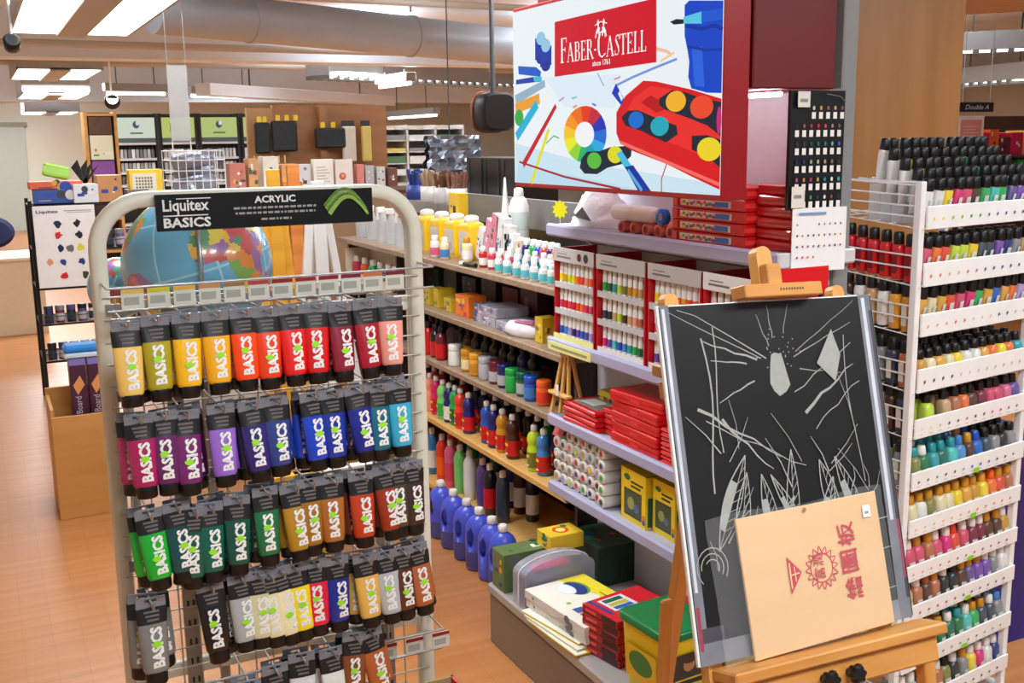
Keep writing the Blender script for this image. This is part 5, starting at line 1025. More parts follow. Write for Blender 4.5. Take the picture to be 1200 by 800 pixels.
for k, (x_, y_, ln_, w_) in enumerate(((.12, .70, .34, .012), (.15, .66, .42, .004), (.22, .66, .20, .010), (.56, .72, .30, .004), (.60, .66, .26, .014), (.64, .61, .24, .004))):
    sk([(x_+ln_*t_/6, y_-(.16 if k < 3 else -.13)*t_/6+.006*math.sin(t_*2+k)) for t_ in range(7)], w_, .003)
# overlapping long leaf shapes, hatched
for k, (x_, y_, an, ln_, wd_) in enumerate(((.14, .30, 62, .34, .035), (.22, .26, 75, .30, .03), (.40, .26, 98, .28, .03), (.47, .25, 84, .36, .028), (.60, .25, 70, .26, .03), (.70, .30, 105, .26, .032), (.82, .28, 112, .30, .03), (.33, .25, 50, .26, .02), (.55, .27, 120, .30, .02))):
    c_, s_ = math.cos(R(an)), math.sin(R(an)); up_ = [(x_+c_*ln_*t_/10-s_*wd_*math.sin(PI*t_/10), y_+s_*ln_*t_/10*.85+c_*wd_*math.sin(PI*t_/10)) for t_ in range(11)]; dn_ = [(x_+c_*ln_*t_/10+s_*wd_*math.sin(PI*t_/10), y_+s_*ln_*t_/10*.85-c_*wd_*math.sin(PI*t_/10)) for t_ in range(11)]
    sk(up_, .005); sk(dn_, .004); sk([(x_+c_*ln_*t_/5, y_+s_*ln_*t_/5*.85) for t_ in range(6)], .003)
    if k % 2 == 0: a.poly(up_[2:8]+[(x_+c_*ln_*t_/10, y_+s_*ln_*t_/10*.85) for t_ in range(7, 1, -1)], CK)
    for t_ in range(2, 9): sk([(x_+c_*ln_*t_/10, y_+s_*ln_*t_/10*.85), dn_[min(10, t_+1)]], .0025)
a.poly([(.68, .80), (.77, .90), (.80, .82), (.76, .74)], CK)
for i in range(26):
    x0_, y0_ = q.uniform(.12, .86), q.uniform(.24, .60); an = q.choice((.5, .8, 1.9, 2.3, 1.2))+q.uniform(-.2, .2); ln = q.uniform(.05, .2)
    sk([(x0_, y0_), (min(.92, max(.06, x0_+ln*.5*math.cos(an)+.01)), y0_+ln*.5*math.sin(an)), (min(.92, max(.06, x0_+ln*math.cos(an))), y0_+ln*math.sin(an))], q.choice((.003, .004, .006)), .002)
for k in range(3): sk([(.10+(.065-.018*k)*math.cos(PI*i/9-.6), .26+(.055-.016*k)*math.sin(PI*i/9-.6)) for i in range(14-2*k)], .004)
for y_ in (.22, .10, .31): sk([(.86, y_), (.93, y_+.003)], .004)
a.mb.build('scratch_pattern', bd)

pl = bt('plywood_drawing_board', 'small pale plywood drawing board with red flower mark leaning on the black board', 'drawing board', (.0925, -.0125, -.006))
PM = Matrix.Rotation(R(-1.6), 4, 'Y'); PW, PH = .288, .214
MB().box(0, PW, -.005, 0, 0, PH, wood((224, 184, 136), (216, 174, 124), 2, 22, .45), .001, PM).build('wood_panel', pl)
a = Art(PM @ Vector((0, -.0051, 0)), PM.to_3x3() @ Vector((1, 0, 0)), PM.to_3x3() @ Vector((0, 0, 1)), PW, PH)
RM = mat((188, 10, 42), .5)
def pu(zx, zy):
    p = onb(800+zx/3.3333, 560+zy/3.3333, -.0176)-Vector((.0925, 0, -.006)); p.y = 0; v = PM.inverted() @ p; return v.x/PW, v.z/PH
fx, fy = pu(543, 350); r0 = .075
def ring(x, y, r, w, m, n=30): a.stroke([(x+r*math.cos(2*PI*i/n), y+r*math.sin(2*PI*i/n)*PW/PH) for i in range(n+1)], w, m)
ring(fx, fy, r0*1.04, .008, RM)
for i in range(16):
    an = 2*PI*i/16; c_, s_ = math.cos(an), math.sin(an); pts = []
    for t_ in range(9):
        b_ = -1+t_/4; rr_ = r0*(1.06+.5*(1-abs(b_))**.6 if abs(b_) < 1 else 1.06); off = b_*r0*.2
        pts.append((fx+c_*rr_-s_*off, fy+(s_*rr_+c_*off)*PW/PH))
    a.stroke(pts, .006, RM)
tx, ty = pu(562, 395); a.text('富潤', tx-.006, ty+.012, .105, RM, rot=PI/2, maxw=.135, bold=0)
x1_, y1_ = pu(707, 462); a.text('繪', x1_, y1_, .165, RM, rot=PI/2, maxw=.128, bold=.012)
x1_, y1_ = pu(688, 358); a.text('圖', x1_, y1_, .165, RM, rot=PI/2, maxw=.124, bold=.012)
x1_, y1_ = pu(672, 255); a.text('板', x1_, y1_, .165, RM, rot=PI/2, maxw=.128, bold=.012)
T3 = [pu(402, 308), pu(462, 366), pu(424, 455)]; a.poly(T3, RM)
PC = mat((222, 182, 134), .45)
g3 = (sum(p[0] for p in T3)/3, sum(p[1] for p in T3)/3)
def mixp(p, q_, k): return (p[0]*(1-k)+q_[0]*k, p[1]*(1-k)+q_[1]*k)
a.stroke([mixp(mixp(T3[0], g3, .35), mixp(T3[2], g3, .3), t_/3) for t_ in range(4)], .010, PC); a.stroke([mixp(T3[1], g3, .25), mixp(mixp(T3[0], T3[2], .5), g3, .35)], .008, PC); a.stroke([mixp(mixp(T3[0], T3[1], .5), g3, .2), mixp(mixp(T3[1], T3[2], .5), g3, .2)], .007, PC)
sx_, sy_ = pu(713, 128); a.rect(sx_-.028, sy_-.045, sx_+.028, sy_+.045, WHITE); a.rect(sx_-.015, sy_-.02, sx_+.015, sy_+.0, GREY)
hx, hy = pu(470, 118); a.disc(hx, min(.97, hy), .012, mat((150, 120, 90), .5))
a.mb.build('red_print', pl)
bg = bt('plastic_sleeve', 'clear crinkled plastic sleeve around the plywood board and beyond its edge', 'plastic sleeve', (.034, -.0185, -.005))
g = MB(); q = random.Random(5); nx, nz = 30, 20; V_ = []; W_ = .356; H_ = .219
for j in range(nz+1):
    for i in range(nx+1): V_.append((W_*i/nx, -.0015-abs(q.gauss(0, .0008))-(.0014*math.sin(i*.8+j*.25) if i < 7 else 0), H_*j/nz+.004*math.sin(i*.3)))
F_ = [(j*(nx+1)+i, j*(nx+1)+i+1, (j+1)*(nx+1)+i+1, (j+1)*(nx+1)+i) for j in range(nz) for i in range(nx)]
g.add(V_, F_, mat((230, 232, 232), .12, 0, 0, 0, .09), PM, True); g.build('clear_film', bg)

ez = thing('wooden_easel', 'beech floor easel carrying the black scratch board, with two black knobs', 'easel', (1.1, 1.3, 0))
def eb(name, fn, lb=None):
    m_ = MB(); fn(m_); o = m_.build(name, ez); o.location = -Vector(ez.location)
    if lb: o['label'] = lb
BE = wood((214, 156, 84), (196, 134, 64), 30, 3, .4); BE2 = wood((206, 148, 78), (186, 124, 58), 3, 30, .4)
def cap_bar(m_, u, z0, z1, w, y0, y1, mt):
    P = [(u-w/2, z0), (u+w/2, z0)]+[(u+w/2*math.cos(PI*i/8), z1-w/2+w/2*math.sin(PI*i/8)) for i in range(9)]
    m_.poly(P, y1-y0, mt, MBd @ Matrix.Translation((0, y1, 0)) @ Matrix.Rotation(PI/2, 4, 'X'))
eb('mast', lambda m_: cap_bar(m_, .228, -.08, .632, .031, .0085, .03, BE))
for u in (.036, .377): eb('upright', lambda m_: cap_bar(m_, u, -.08, .562, .026, .0085, .028, BE))
eb('top_clamp', lambda m_: (m_.box(.150, .308, -.030, .008, .5435, .565, BE2, .002, MBd), m_.box(.214, .243, -.012, .0084, .564, .60, BE2, .002, MBd)))
a = Art(MBd @ Vector((.150, -.0302, .5435)), MBd.to_3x3() @ Vector((1, 0, 0)), MBd.to_3x3() @ Vector((0, 0, 1)), .158, .0215)
for i in range(9): a.rect(.44+.035*i, .45, .46+.035*i, .62, mat((90, 60, 40), .5))
a.mb.build('small_brand_mark', ez).location = -Vector(ez.location)
eb('tray', lambda m_: m_.box(.028, .462, -.050, .008, -.026, -.0075, BE2, .003, MBd))
eb('tray_rail', lambda m_: m_.box(.034, .445, -.040, -.014, -.068, -.027, BE2, .003, MBd))
eb('back_rail', lambda m_: m_.box(.02, .40, .031, .05, .40, .43, BE2, .003, MBd))
for px, py in ((965, 778), (995, 770)):
    k_ = onb(px, py, -.045)
    def kn(m_):
        c = MBd @ Vector((k_.x, -.0405, -.048)); d_ = (MBd.to_3x3() @ Vector((0, -1, 0))).normalized()
        m_.cyl(c, c+d_*.012, .007, BLACK); 
        T = Matrix.Translation(c+d_*.010) @ d_.to_track_quat('Z', 'Y').to_matrix().to_4x4()
        m_.loft([[((.0135+.0022*math.cos(6*2*PI*i/36))*s_*math.cos(2*PI*i/36), (.0135+.0022*math.cos(6*2*PI*i/36))*s_*math.sin(2*PI*i/36), z_) for i in range(36)] for s_, z_ in ((.85, 0), (1, .003), (1, .012), (.8, .016))], BLACK, T)
    eb('knob', kn, 'black plastic knob')
def wb(p): return MBd @ Vector(p)
for u, dx, dy in ((.043, -.02, -.09), (.425, .03, -.09)):
    p_ = wb((u, -.027, -.06)); eb('leg', lambda m_: m_.bar(p_, (p_.x+dx, p_.y+dy, .0), .024, .022, BE, (0, -1, 0), .002))
eb('leg', lambda m_: m_.bar((1.045, 1.385, 1.25), (1.12, 1.715, .0), .026, .022, BE, (0, -1, 0), .002))
eb('leg', lambda m_: m_.bar((1.20, 1.385, 1.25), (1.34, 1.62, .0), .026, .022, BE, (0, -1, 0), .002))
eb('brace', lambda m_: m_.bar((1.003, 1.44, .815), (1.02, 1.50, .05), .024, .014, BE, (0, -1, 0), .004))
eb('brace', lambda m_: m_.bar((1.003, 1.45, .45), (1.27, 1.52, .45), .014, .024, BE, (0, 0, 1), .003))
eb('pivot_rail', lambda m_: m_.bar((.93, 1.372, 1.24), (1.32, 1.375, 1.23), .03, .02, BE, (0, 0, 1), .003))

# ------------------------------------------------------------ globe and studio easels behind the wire rack
LAND = [  # lon, lat outlines
 [(-6, 35), (10, 37), (20, 32), (32, 31), (35, 27), (43, 12), (51, 11), (47, 3), (40, -4), (40, -15), (35, -20), (32, -28), (25, -34), (18, -34), (13, -22), (12, -10), (9, 0), (9, 4), (-4, 5), (-9, 5), (-15, 11), (-17, 20), (-11, 29)],
 [(-9, 37), (-9, 43), (-1, 44), (-4, 48), (3, 51), (8, 54), (9, 57), (5, 60), (14, 68), (28, 71), (40, 67), (60, 69), (80, 73), (110, 76), (140, 73), (178, 68), (160, 60), (142, 54), (135, 43), (127, 38), (121, 30), (108, 20), (105, 9), (98, 12), (92, 22), (80, 8), (72, 20), (60, 25), (57, 17), (44, 12), (36, 28), (36, 36), (27, 37), (22, 37), (15, 44), (18, 40), (10, 44), (3, 43), (0, 38)],
 [(-80, 8), (-72, 12), (-60, 10), (-50, 1), (-35, -6), (-39, -15), (-48, -27), (-58, -38), (-66, -50), (-74, -52), (-71, -30), (-76, -14), (-81, -5)],
 [(-168, 66), (-140, 70), (-95, 72), (-80, 66), (-78, 58), (-60, 54), (-66, 44), (-80, 32), (-81, 25), (-90, 29), (-97, 22), (-88, 16), (-83, 9), (-95, 16), (-106, 22), (-114, 30), (-124, 42), (-132, 56), (-155, 58)],
 [(-52, 60), (-22, 70), (-20, 80), (-60, 82), (-55, 70)], [(-5, 50), (1, 52), (-2, 57), (-6, 58)], [(44, -16), (50, -14), (47, -25), (44, -22)], [(114, -22), (130, -12), (142, -11), (153, -27), (146, -39), (130, -32), (115, -34)]]
SEA = mat((104, 172, 206), .22, coat=.4, var=.1, scale=8); SEA2 = mat((150, 208, 226), .22, coat=.4)
CCOL = [mat(c, .25, coat=.4) for c in ((226, 178, 62), (206, 110, 130), (120, 170, 90), (150, 110, 160), (216, 140, 70), (214, 200, 90), (190, 90, 90), (90, 150, 110))]
def inside(x, y, P):
    c = False; j = len(P)-1
    for i in range(len(P)):
        if (P[i][1] > y) != (P[j][1] > y) and x < (P[j][0]-P[i][0])*(y-P[i][1])/(P[j][1]-P[i][1])+P[i][0]: c = not c
        j = i
    return c
q = random.Random(17); SEEDS = [(q.uniform(-170, 178), q.uniform(-50, 75), q.randrange(8)) for _ in range(170)]+[(q.uniform(-18, 50), q.uniform(-34, 36), q.randrange(8)) for _ in range(34)]
def globe_mesh(r, n=200, m=100):
    b = MB(); v = []; f = []; 
    for j in range(m+1):
        la = -PI/2+PI*j/m
        for i in range(n): lo_ = -PI+2*PI*i/n; v.append((r*math.cos(la)*math.cos(lo_), r*math.cos(la)*math.sin(lo_), r*math.sin(la)))
    b.v = v; b.m = [SEA, SEA2]+CCOL
    for j in range(m):
        la = -90+180*(j+.5)/m
        for i in range(n):
            lo_ = -180+360*(i+.5)/n; k = 0
            if any(inside(lo_, la, P) for P in LAND):
                k = 2+min(SEEDS, key=lambda s_: (s_[0]-lo_)**2+(s_[1]-la)**2)[2]
            elif (i % 25 == 0 or j % 25 == 0): k = 1
            b.f.append((j*n+i, j*n+(i+1) % n, (j+1)*n+(i+1) % n, (j+1)*n+i)); b.mi.append(k); b.sm.append(True)
    return b
def globe_aim(o, lon, lat, roll):
    'turn the ball so that lon/lat faces the aisle, its axis rolled a little'
    lon, lat = R(lon), R(lat); f = Vector((math.cos(lat)*math.cos(lon), math.cos(lat)*math.sin(lon), math.sin(lat))); n = Vector((0, 0, 1)); n = (n-f*n.dot(f)).normalized(); e = n.cross(f)
    F = Vector((-.18, -.98, .10)).normalized(); N = Vector((0, 0, 1)); N = (N-F*N.dot(F)).normalized(); N = Matrix.Rotation(R(roll), 3, F) @ N; E2 = N.cross(F)
    o.rotation_euler = (Matrix((E2, N, F)).transposed() @ Matrix((e, n, f))).to_euler()
gt = thing('world_globe', 'large political world globe with pale blue seas behind the wire rack', 'globe', (.447, 2.55, 0)); gr = .170; gz = 1.322
g = globe_mesh(gr).build('globe_ball', gt); g.location = (0, 0, gz); globe_aim(g, -14, 6, 14)
mr = MB(); mr.tube([((gr+.012)*math.sin(a), 0, (gr+.012)*math.cos(a)) for a in [PI*i/24 for i in range(25)]], .005, mat((150, 160, 166), .3, .6)); o = mr.build('meridian_arm', gt); o.location = (0, 0, gz); o.rotation_euler = (0, R(-8), R(-98))
MB().cyl((0, 0, .04), (0, 0, gz-gr-.005), .012, mat((140, 140, 140), .3, .6)).build('stand_pole', gt); lathe_mb([(.16, 0), (.16, .02), (.05, .045), (.012, .06)], mat((90, 60, 36), .4), 28).build('stand_base', gt)
gt = thing('small_globe', 'smaller pale blue globe peeping out low beside the large globe', 'globe', (.295, 2.78, 0))
o = globe_mesh(.075, 90, 45).build('globe_ball', gt); o.location = (0, 0, 1.255); globe_aim(o, -70, 10, -20)
MB().cyl((0, 0, .03), (0, 0, 1.185), .010, GREY).build('stand_pole', gt); lathe_mb([(.1, 0), (.1, .015), (.03, .03), (.01, .035)], GREY, 24).build('stand_base', gt)
def aeasel(label, x, y, mt, w, h, s_=.022):
    t = thing('studio_easel', label, 'easel', (x, y, 0))
    for k in (-1, 1): MB().bar((k*w, -.10, 0), (k*.02, 0, h), s_, s_*.8, mt, (0, -1, 0), .002).build('leg', t)
    MB().bar((0, .35, 0), (0, .012, h*.96), s_, s_*.8, mt, (0, -1, 0), .002).build('leg', t)
    MB().bar((0, -.075, .35), (0, -.012, h+.06), s_*1.5, s_*.7, mt, (0, -1, 0), .002).build('mast', t)
    MB().bar((-w*.75, -.10, .55), (w*.75, -.10, .55), .035, .03, mt, (0, 0, 1), .003).build('ledge', t); return t
YW = wood((236, 176, 46), (222, 156, 30), 3, 30); WW = mat((226, 226, 222), .4)
aeasel('yellow stained studio easel standing just beyond the large globe', .83, 3.35, YW, .10, 1.46, .026)
aeasel('orange-brown wooden easel leaning behind the yellow easel', 1.04, 3.9, wood((196, 120, 50), (170, 96, 36), 3, 30), .2, 1.46, .03)
aeasel('white painted A-frame easel between the yellow easel and the shelf unit', .97, 3.35, WW, .2, 1.42, .026)

# ------------------------------------------------------------ end of the wood shelf unit nearest the wire rack
SPB = Kind('spray_bottle', 'bottle', [('body', lathe_mb([(.024, 0), (.027, .005), (.027, .09), (.012, .125), (.011, .13)], mat((210, 216, 220), .15, 0, 0, .05, .5), 14), None), ('trigger_head', MB().box(-.03, .012, -.008, .008, .13, .155, WHITE, .003).box(-.03, -.022, -.005, .005, .10, .14, WHITE, .002), None)])
for i, px in enumerate((420, 432, 444, 455, 466, 477)):
    p = at(px, 280, 'X', 1.72); SPB.put('clear bottle with white spray head, %s from the yellow tubs, top wood shelf' % ORD[5-i], (1.74, p.y, WZ[0]+.0005), 'spray bottles on the top wood shelf', {}, (0, 0, R(20*(-1)**i)), 1.1)
t = thing('marker_tray', 'cream tray of marker bottles on the second wood shelf seen past the wire rack', 'tray', (1.74, 5.0, WZ[1])); MB().box(-.07, .07, -.30, .30, 0, .006, CREAM).box(-.07, -.064, -.30, .30, .006, .05, CREAM).box(.064, .07, -.30, .30, .006, .16, CREAM).box(-.07, .07, .294, .30, 0, .16, CREAM).build('tray_wall', t)
row_px(SMB, (422, 431, 440, 449, 458, 467), 1.72, WZ[1]+.0065, ('rose', 'orange', 'green', 'grey', 'slate', 'rose'), '%s marker bottle with pale cap in the cream tray, %s from the wire rack post', 'marker bottles in the cream tray', bandm=('rose', 'orange', 'green', 'silver', 'grey', 'maroon'), scl=1.7)

# ------------------------------------------------------------ far part of the shop, aisle side
cbn = thing('cream_cabinet', 'low cream cabinet at the far end of the bare floor', 'cabinet', (0, 10.4, 0))
MB().box(-.8, .46, -.35, .35, .0, .64, mat((226, 210, 180), .5), .004).build('carcass', cbn); MB().box(-.82, .475, -.37, .37, .64, .67, mat((236, 224, 200), .45), .003).build('worktop', cbn); MB().box(-.78, .45, -.33, .33, -.0, .05, mat((120, 110, 96), .5)).build('plinth', cbn)
t = thing('blue_chair', 'dark blue rounded office chair behind the cream cabinet', 'chair', (.10, 11.1, 0)); BLU = mat((12, 22, 64), .7)
MB().loft([[(x*s_, y_, z_*s_+.80) for x, z_ in [(.20*math.cos(2*PI*i/24), .15*math.sin(2*PI*i/24)) for i in range(24)]] for s_, y_ in ((.8, .2), (1, .22), (1, .25), (.8, .27))], BLU).build('backrest', t)
MB().box(-.24, .24, -.24, .22, .42, .50, BLU, .03).build('seat', t); MB().cyl((0, 0, .06), (0, 0, .42), .03, DKGREY).build('pedestal', t)
w = MB()
for i in range(5): w.bar((0, 0, .07), (.28*math.cos(2*PI*i/5), .28*math.sin(2*PI*i/5), .04), .04, .025, DKGREY)
w.build('star_base', t)
# black wire rack with the colour chart
kr = thing('black_wire_rack', 'black wire shelf rack with a paint colour chart hung on its front', 'rack', (.70, 7.25, 0)); KB = mat((24, 24, 26), .4, .3)
KX0, KX1, KZ = -.42, .46, (.30, .53, .75, .98, 1.25)
for x in (KX0, KX1):
    for y in (-.22, .22): MB().cyl((x, y, 0), (x, y, 1.28), .011, KB, n=8).build('post', kr)
for z in KZ:
    w = MB(); w.box(KX0, KX1, -.225, -.215, z-.008, z+.004, KB).box(KX0, KX1, .215, .225, z-.008, z+.004, KB)
    for i in range(12): w.cyl((KX0, -.2+.036*i, z), (KX1, -.2+.036*i, z), .0025, KB, n=5)
    for x in (KX0, KX1): w.box(x-.005, x+.005, -.22, .22, z-.004, z+.004, KB)
    w.build('wire_shelf', kr)
    MB().cyl((KX0, -.235, z+.05), (KX1, -.235, z+.05), .003, KB, n=5).build('guard_wire', kr) if z < 1.2 else None
ch = thing('paint_colour_chart', 'white paint chart with ten colour blots hung on the black wire rack', 'colour chart', (.29, 6.99, .76)); MB().box(0, .345, -.006, 0, 0, .49, mat((232, 228, 226), .5), .001).build('board', ch)
a = Art((0, -.0061, 0), (1, 0, 0), (0, 0, 1), .345, .49)
a.text('Liquitex', .05, .90, .05, DKGREY, maxw=.36, bold=.03); a.rect(.5, .93, .95, .94, GREY); a.rect(.55, .91, .95, .917, GREY)
for k, (x, y, c) in enumerate(((.38, .78, (20, 30, 70)), (.70, .78, (14, 14, 18)), (.38, .64, (210, 30, 40)), (.72, .64, (20, 20, 24)), (.4, .48, (20, 26, 70)), (.55, .47, (110, 100, 110)), (.72, .48, (214, 206, 40)), (.2, .32, (226, 150, 110)), (.42, .31, (24, 60, 130)), (.72, .31, (30, 50, 120)), (.42, .14, (206, 20, 30)), (.76, .14, (50, 60, 40)))):
    q = random.Random(k); P = [(x*.345+.022*q.uniform(.6, 1.2)*math.cos(2*PI*i/11), y*.49+.022*q.uniform(.6, 1.3)*math.sin(2*PI*i/11)) for i in range(11)]; a.poly(P, mat(c, .4), False)
a.mb.build('printed_blots', ch)
q = random.Random(31); n = 0
DKC = ['black', 'slate', 'grey', 'purple', 'rose', 'navy', 'white', 'brown', 'maroon', 'silver', 'dark green']
for k, z in enumerate(KZ[:4]):
    for i in range(13):
        x = KX0+.05+i*.064; c = DKC[(i*3+k*5) % len(DKC)]
        JAR.put('%s jar on the black wire rack, %s shelf up, %s from the bare aisle' % (c, ORD[k], ORD[i]), (.70+x, 7.25-.18, z+.004), 'jars on the black wire rack', {'body': cm(c), 'lid': cm(DKC[(i+k) % 4]), 'label_band': cm('silver' if i % 2 else 'slate')}, (0, 0, R(q.uniform(-30, 30))), (.95, .95, 1.15))
TOPB = [('shipping_box', 'flat red and orange box on top of the black wire rack', (.44, 7.2, 1.345), (.30, .2, .045), (214, 96, 60)), ('shipping_box', 'blue and white box under the red-orange one on the black wire rack', (.44, 7.18, 1.26), (.26, .22, .08), (50, 80, 150)), ('shipping_box', 'white box with a blue stripe on top of the black wire rack', (.60, 7.12, 1.26), (.14, .2, .11), (214, 216, 220)), ('shipping_box', 'brown cardboard box with a small sticker on the black wire rack', (.74, 7.15, 1.26), (.14, .22, .16), (190, 134, 84)), ('shipping_box', 'grey mixed box near the corner of the black wire rack', (.90, 7.1, 1.26), (.13, .16, .07), (120, 110, 110))]
for i, (nm, lb, c, sz, col) in enumerate(TOPB): carton(nm, lb, 'box', c, sz, mat(col, .5), [('y', rnd(90+i, [(40, 70, 150), (230, 226, 220), (60, 60, 70), (200, 160, 60)], 5)), ('x', rnd(95+i, [(40, 70, 150), (230, 226, 220)], 4))], 'boxes on top of the black wire rack')
t = carton('lime_case', 'lime green case tilted on top of the stacked boxes', 'case', (.44, 7.15, 1.405), (.15, .06, .08), mat((150, 206, 70), .4), [('y', bandf((170, 220, 100), .3, .8))], None, 0, .01); t.rotation_euler = (0, R(14), 0); t.location.z = 1.41
t = thing('black_feather_brush', 'black spiky plume sticking up beside the lime green case', 'plume', (.60, 7.15, 1.372))
for an in (10, 24, -14, 40): MB().add([(0, 0, 0), (.02, 0, .0), (.14*math.sin(R(an))+.01, 0, .15*math.cos(R(an))), (.14*math.sin(R(an))-.03, .01, .1*math.cos(R(an))), (.0, .02, .0)], [(0, 1, 2, 3), (0, 3, 4), (1, 4, 3, 2), (0, 4, 1)], mat((22, 20, 18), .6)).build('blade', t)
t = thing('yellow_display_box', 'yellow carton with a white printed card on top of the black wire rack', 'box', (.96, 7.12, 1.26+.0)); MB().box(-.10, .10, -.06, .06, .0, .19, mat((236, 196, 50), .5), .003).build('box_body', t); MB().box(-.085, .06, -.066, -.061, .06, .165, mat((226, 220, 200), .5)).build('card', t)
a = Art((-.085, -.0662, .06), (1, 0, 0), (0, 0, 1), .145, .105)
for i in range(6): 
    for j in range(4): a.rect(.15+.12*i, .15+.18*j, .22+.12*i, .25+.18*j, mat((90, 84, 76), .5))
a.mb.build('printed_grid', t)
# tall timber bookcase and black cabinets along the far wall
tb_ = thing('timber_bookcase', 'tall narrow timber bookcase against the far cream wall', 'bookcase', (1.43, 14.2, 0)); TW = wood((206, 160, 90), (186, 140, 70), 3, 20)
for x in (-.19, .15): MB().box(x, x+.035, -.2, .2, 0, 2.0, TW).build('side_panel', tb_)
for z in (.3, .7, 1.1, 1.95): MB().box(-.155, .15, -.2, .2, z, z+.03, TW).build('shelf', tb_)
MB().box(-.155, .15, .17, .2, 0, 2.0, mat((84, 58, 40), .5)).build('back', tb_)
for lb, z, h, c in (('brown carton high in the timber bookcase', 1.73, .21, (86, 60, 44)), ('pale green and white pack in the timber bookcase', 1.43, .29, (222, 226, 200)), ('violet pack low in the timber bookcase', 1.135, .28, (130, 76, 160))):
    carton('bookcase_pack', lb, 'box', (1.42, 14.1, z), (.26, .2, h), mat(c, .5), [('y', rnd(int(h*100), [(90, 160, 80), (200, 120, 100), (230, 230, 220)] if c[1] > 200 else [tuple(int(v*.85) for v in c)], 4))])
BAYX = [(1.93, 2.52, (226, 236, 216), 'white lit'), (2.56, 3.10, (200, 216, 120), 'lime lit'), (3.14, 3.74, (196, 214, 130), 'pale lime lit'), (3.78, 4.40, (200, 216, 120), 'bright lime lit'), (4.44, 5.0, (206, 220, 140), 'end lime lit')]
FBT = Kind('far_paint_bottle', 'paint bottle', [('body', MB().box(-.022, .022, -.022, .022, 0, .13, mat((210, 208, 206), .4), .004), None), ('cap', MB().cyl((0, 0, .13), (0, 0, .165), .018, BLACK, n=8), None)])
for k, (x0, x1, c, nm) in enumerate(BAYX):
    t = thing('paint_cabinet', 'black paint cabinet with %s header against the far wall, %s from the timber bookcase' % (nm.replace(' lit', ''), ORD[k]), 'cabinet', ((x0+x1)/2, 17.2, 0), 'black paint cabinets along the far wall'); hw = (x1-x0)/2
    MB().box(-hw, hw, .15, .2, 0, 2.06, BLACK).build('back', t)
    for sx_ in (-hw, hw-.03): MB().box(sx_, sx_+.03, -.2, .15, 0, 2.06, BLACK).build('side_panel', t)
    for z in (.4, .78, .98, 1.17, 1.37, 1.6): MB().box(-hw+.03, hw-.03, -.2, .15, z, z+.035, mat((196, 194, 194), .4)).build('shelf', t)
    h_ = MB().box(-hw+.03, hw-.03, -.2, -.17, 1.70, 2.0, mat(c, 1.0, 0, .8)).build('header_panel', t)
    MB().box(-hw+.03, hw-.03, -.21, -.17, 1.64, 1.70, mat((70, 90, 90), .4)).build('header_rail', t)
    a = Art((-hw+.03, -.2004, 1.70), (1, 0, 0), (0, 0, 1), 2*hw-.06, .3)
    if k in (0, 2): a.disc(.5, .65, .09, mat((60, 84, 110), .4), .1); a.disc(.54, .72, .05, mat((230, 236, 240), 1.0, 0, .8), .06); a.rect(.33, .2, .67, .28, mat((90, 110, 110), .4))
    elif k in (1, 3): a.rect(.25, .3, .4, .7, mat((90, 110, 50), .4)); a.rect(.5, .3, .8, .4, mat((90, 110, 50), .4))
    a.mb.build('header_print', t)
    q = random.Random(k)
    if k < 4:
        for j, z in enumerate((.98, 1.17, 1.37)):
            for i in range(9):
                FBT.put('small grey bottle with black cap on a shelf of the black far cabinets', ((x0+x1)/2-hw+.07+i*(2*hw-.14)/8, 17.1, z+.0355), 'bottles in the black far cabinets', {'body': mat((q.choice((230, 190, 150, 110)),)*3, .4)}, (0, 0, 0), 1)
# hanging clear panel, wire basket of foil rolls, pole
t = thing('hanging_clear_panel', 'tall clear acrylic panel hanging above the wire basket', 'panel', (1.18, 7.0, 1.62)); MB().box(-.06, .06, -.003, .003, 0, .46, mat((196, 196, 196), .1, 0, 0, 0, .55), .001).build('acrylic_sheet', t)
MB().cyl((-.055, 0, .46), (-.055, 0, 1.23), .002, STEEL, n=5).cyl((.055, 0, .46), (.055, 0, 1.23), .002, STEEL, n=5).build('cord', t); MB().cyl((-.055, 0, -.3), (-.055, 0, 0), .004, WHITE, n=5).cyl((.055, 0, -.3), (.055, 0, 0), .004, WHITE, n=5).build('rod', t)
ic = thing('white_island_unit', 'white island unit with wire basket on top beyond the wire rack', 'counter', (1.25, 5.6, 0)); MB().box(-.42, .35, -.2, .2, 0, 1.34, mat((206, 200, 190), .5), .004).build('carcass', ic); MB().box(-.44, .37, -.22, .22, 1.34, 1.362, WHITE, .003).build('worktop', ic)
t = thing('wire_basket', 'white wire basket of grey foil rolls on the island unit', 'basket', (.985, 5.55, 1.3625)); w = MB()
for z in (.01, .06, .11, .16, .205):
    for y in (-.12, .12): w.cyl((-.13, y, z), (.13, y, z), .003, WHITE, n=5)
    for x in (-.13, .13): w.cyl((x, -.12, z), (x, .12, z), .003, WHITE, n=5)
for i in range(8): w.cyl((-.13+.26*i/7, -.12, .01), (-.13+.26*i/7, -.12, .205), .0025, WHITE, n=5); w.cyl((-.13+.26*i/7, .12, .01), (-.13+.26*i/7, .12, .205), .0025, WHITE, n=5); w.cyl((-.13+.26*i/7, -.12, .01), (-.13+.26*i/7, .12, .01), .0025, WHITE, n=5)
w.build('wire_mesh', t)
FO = mat((150, 152, 166), .25, .5, bump=.8, scale=40)
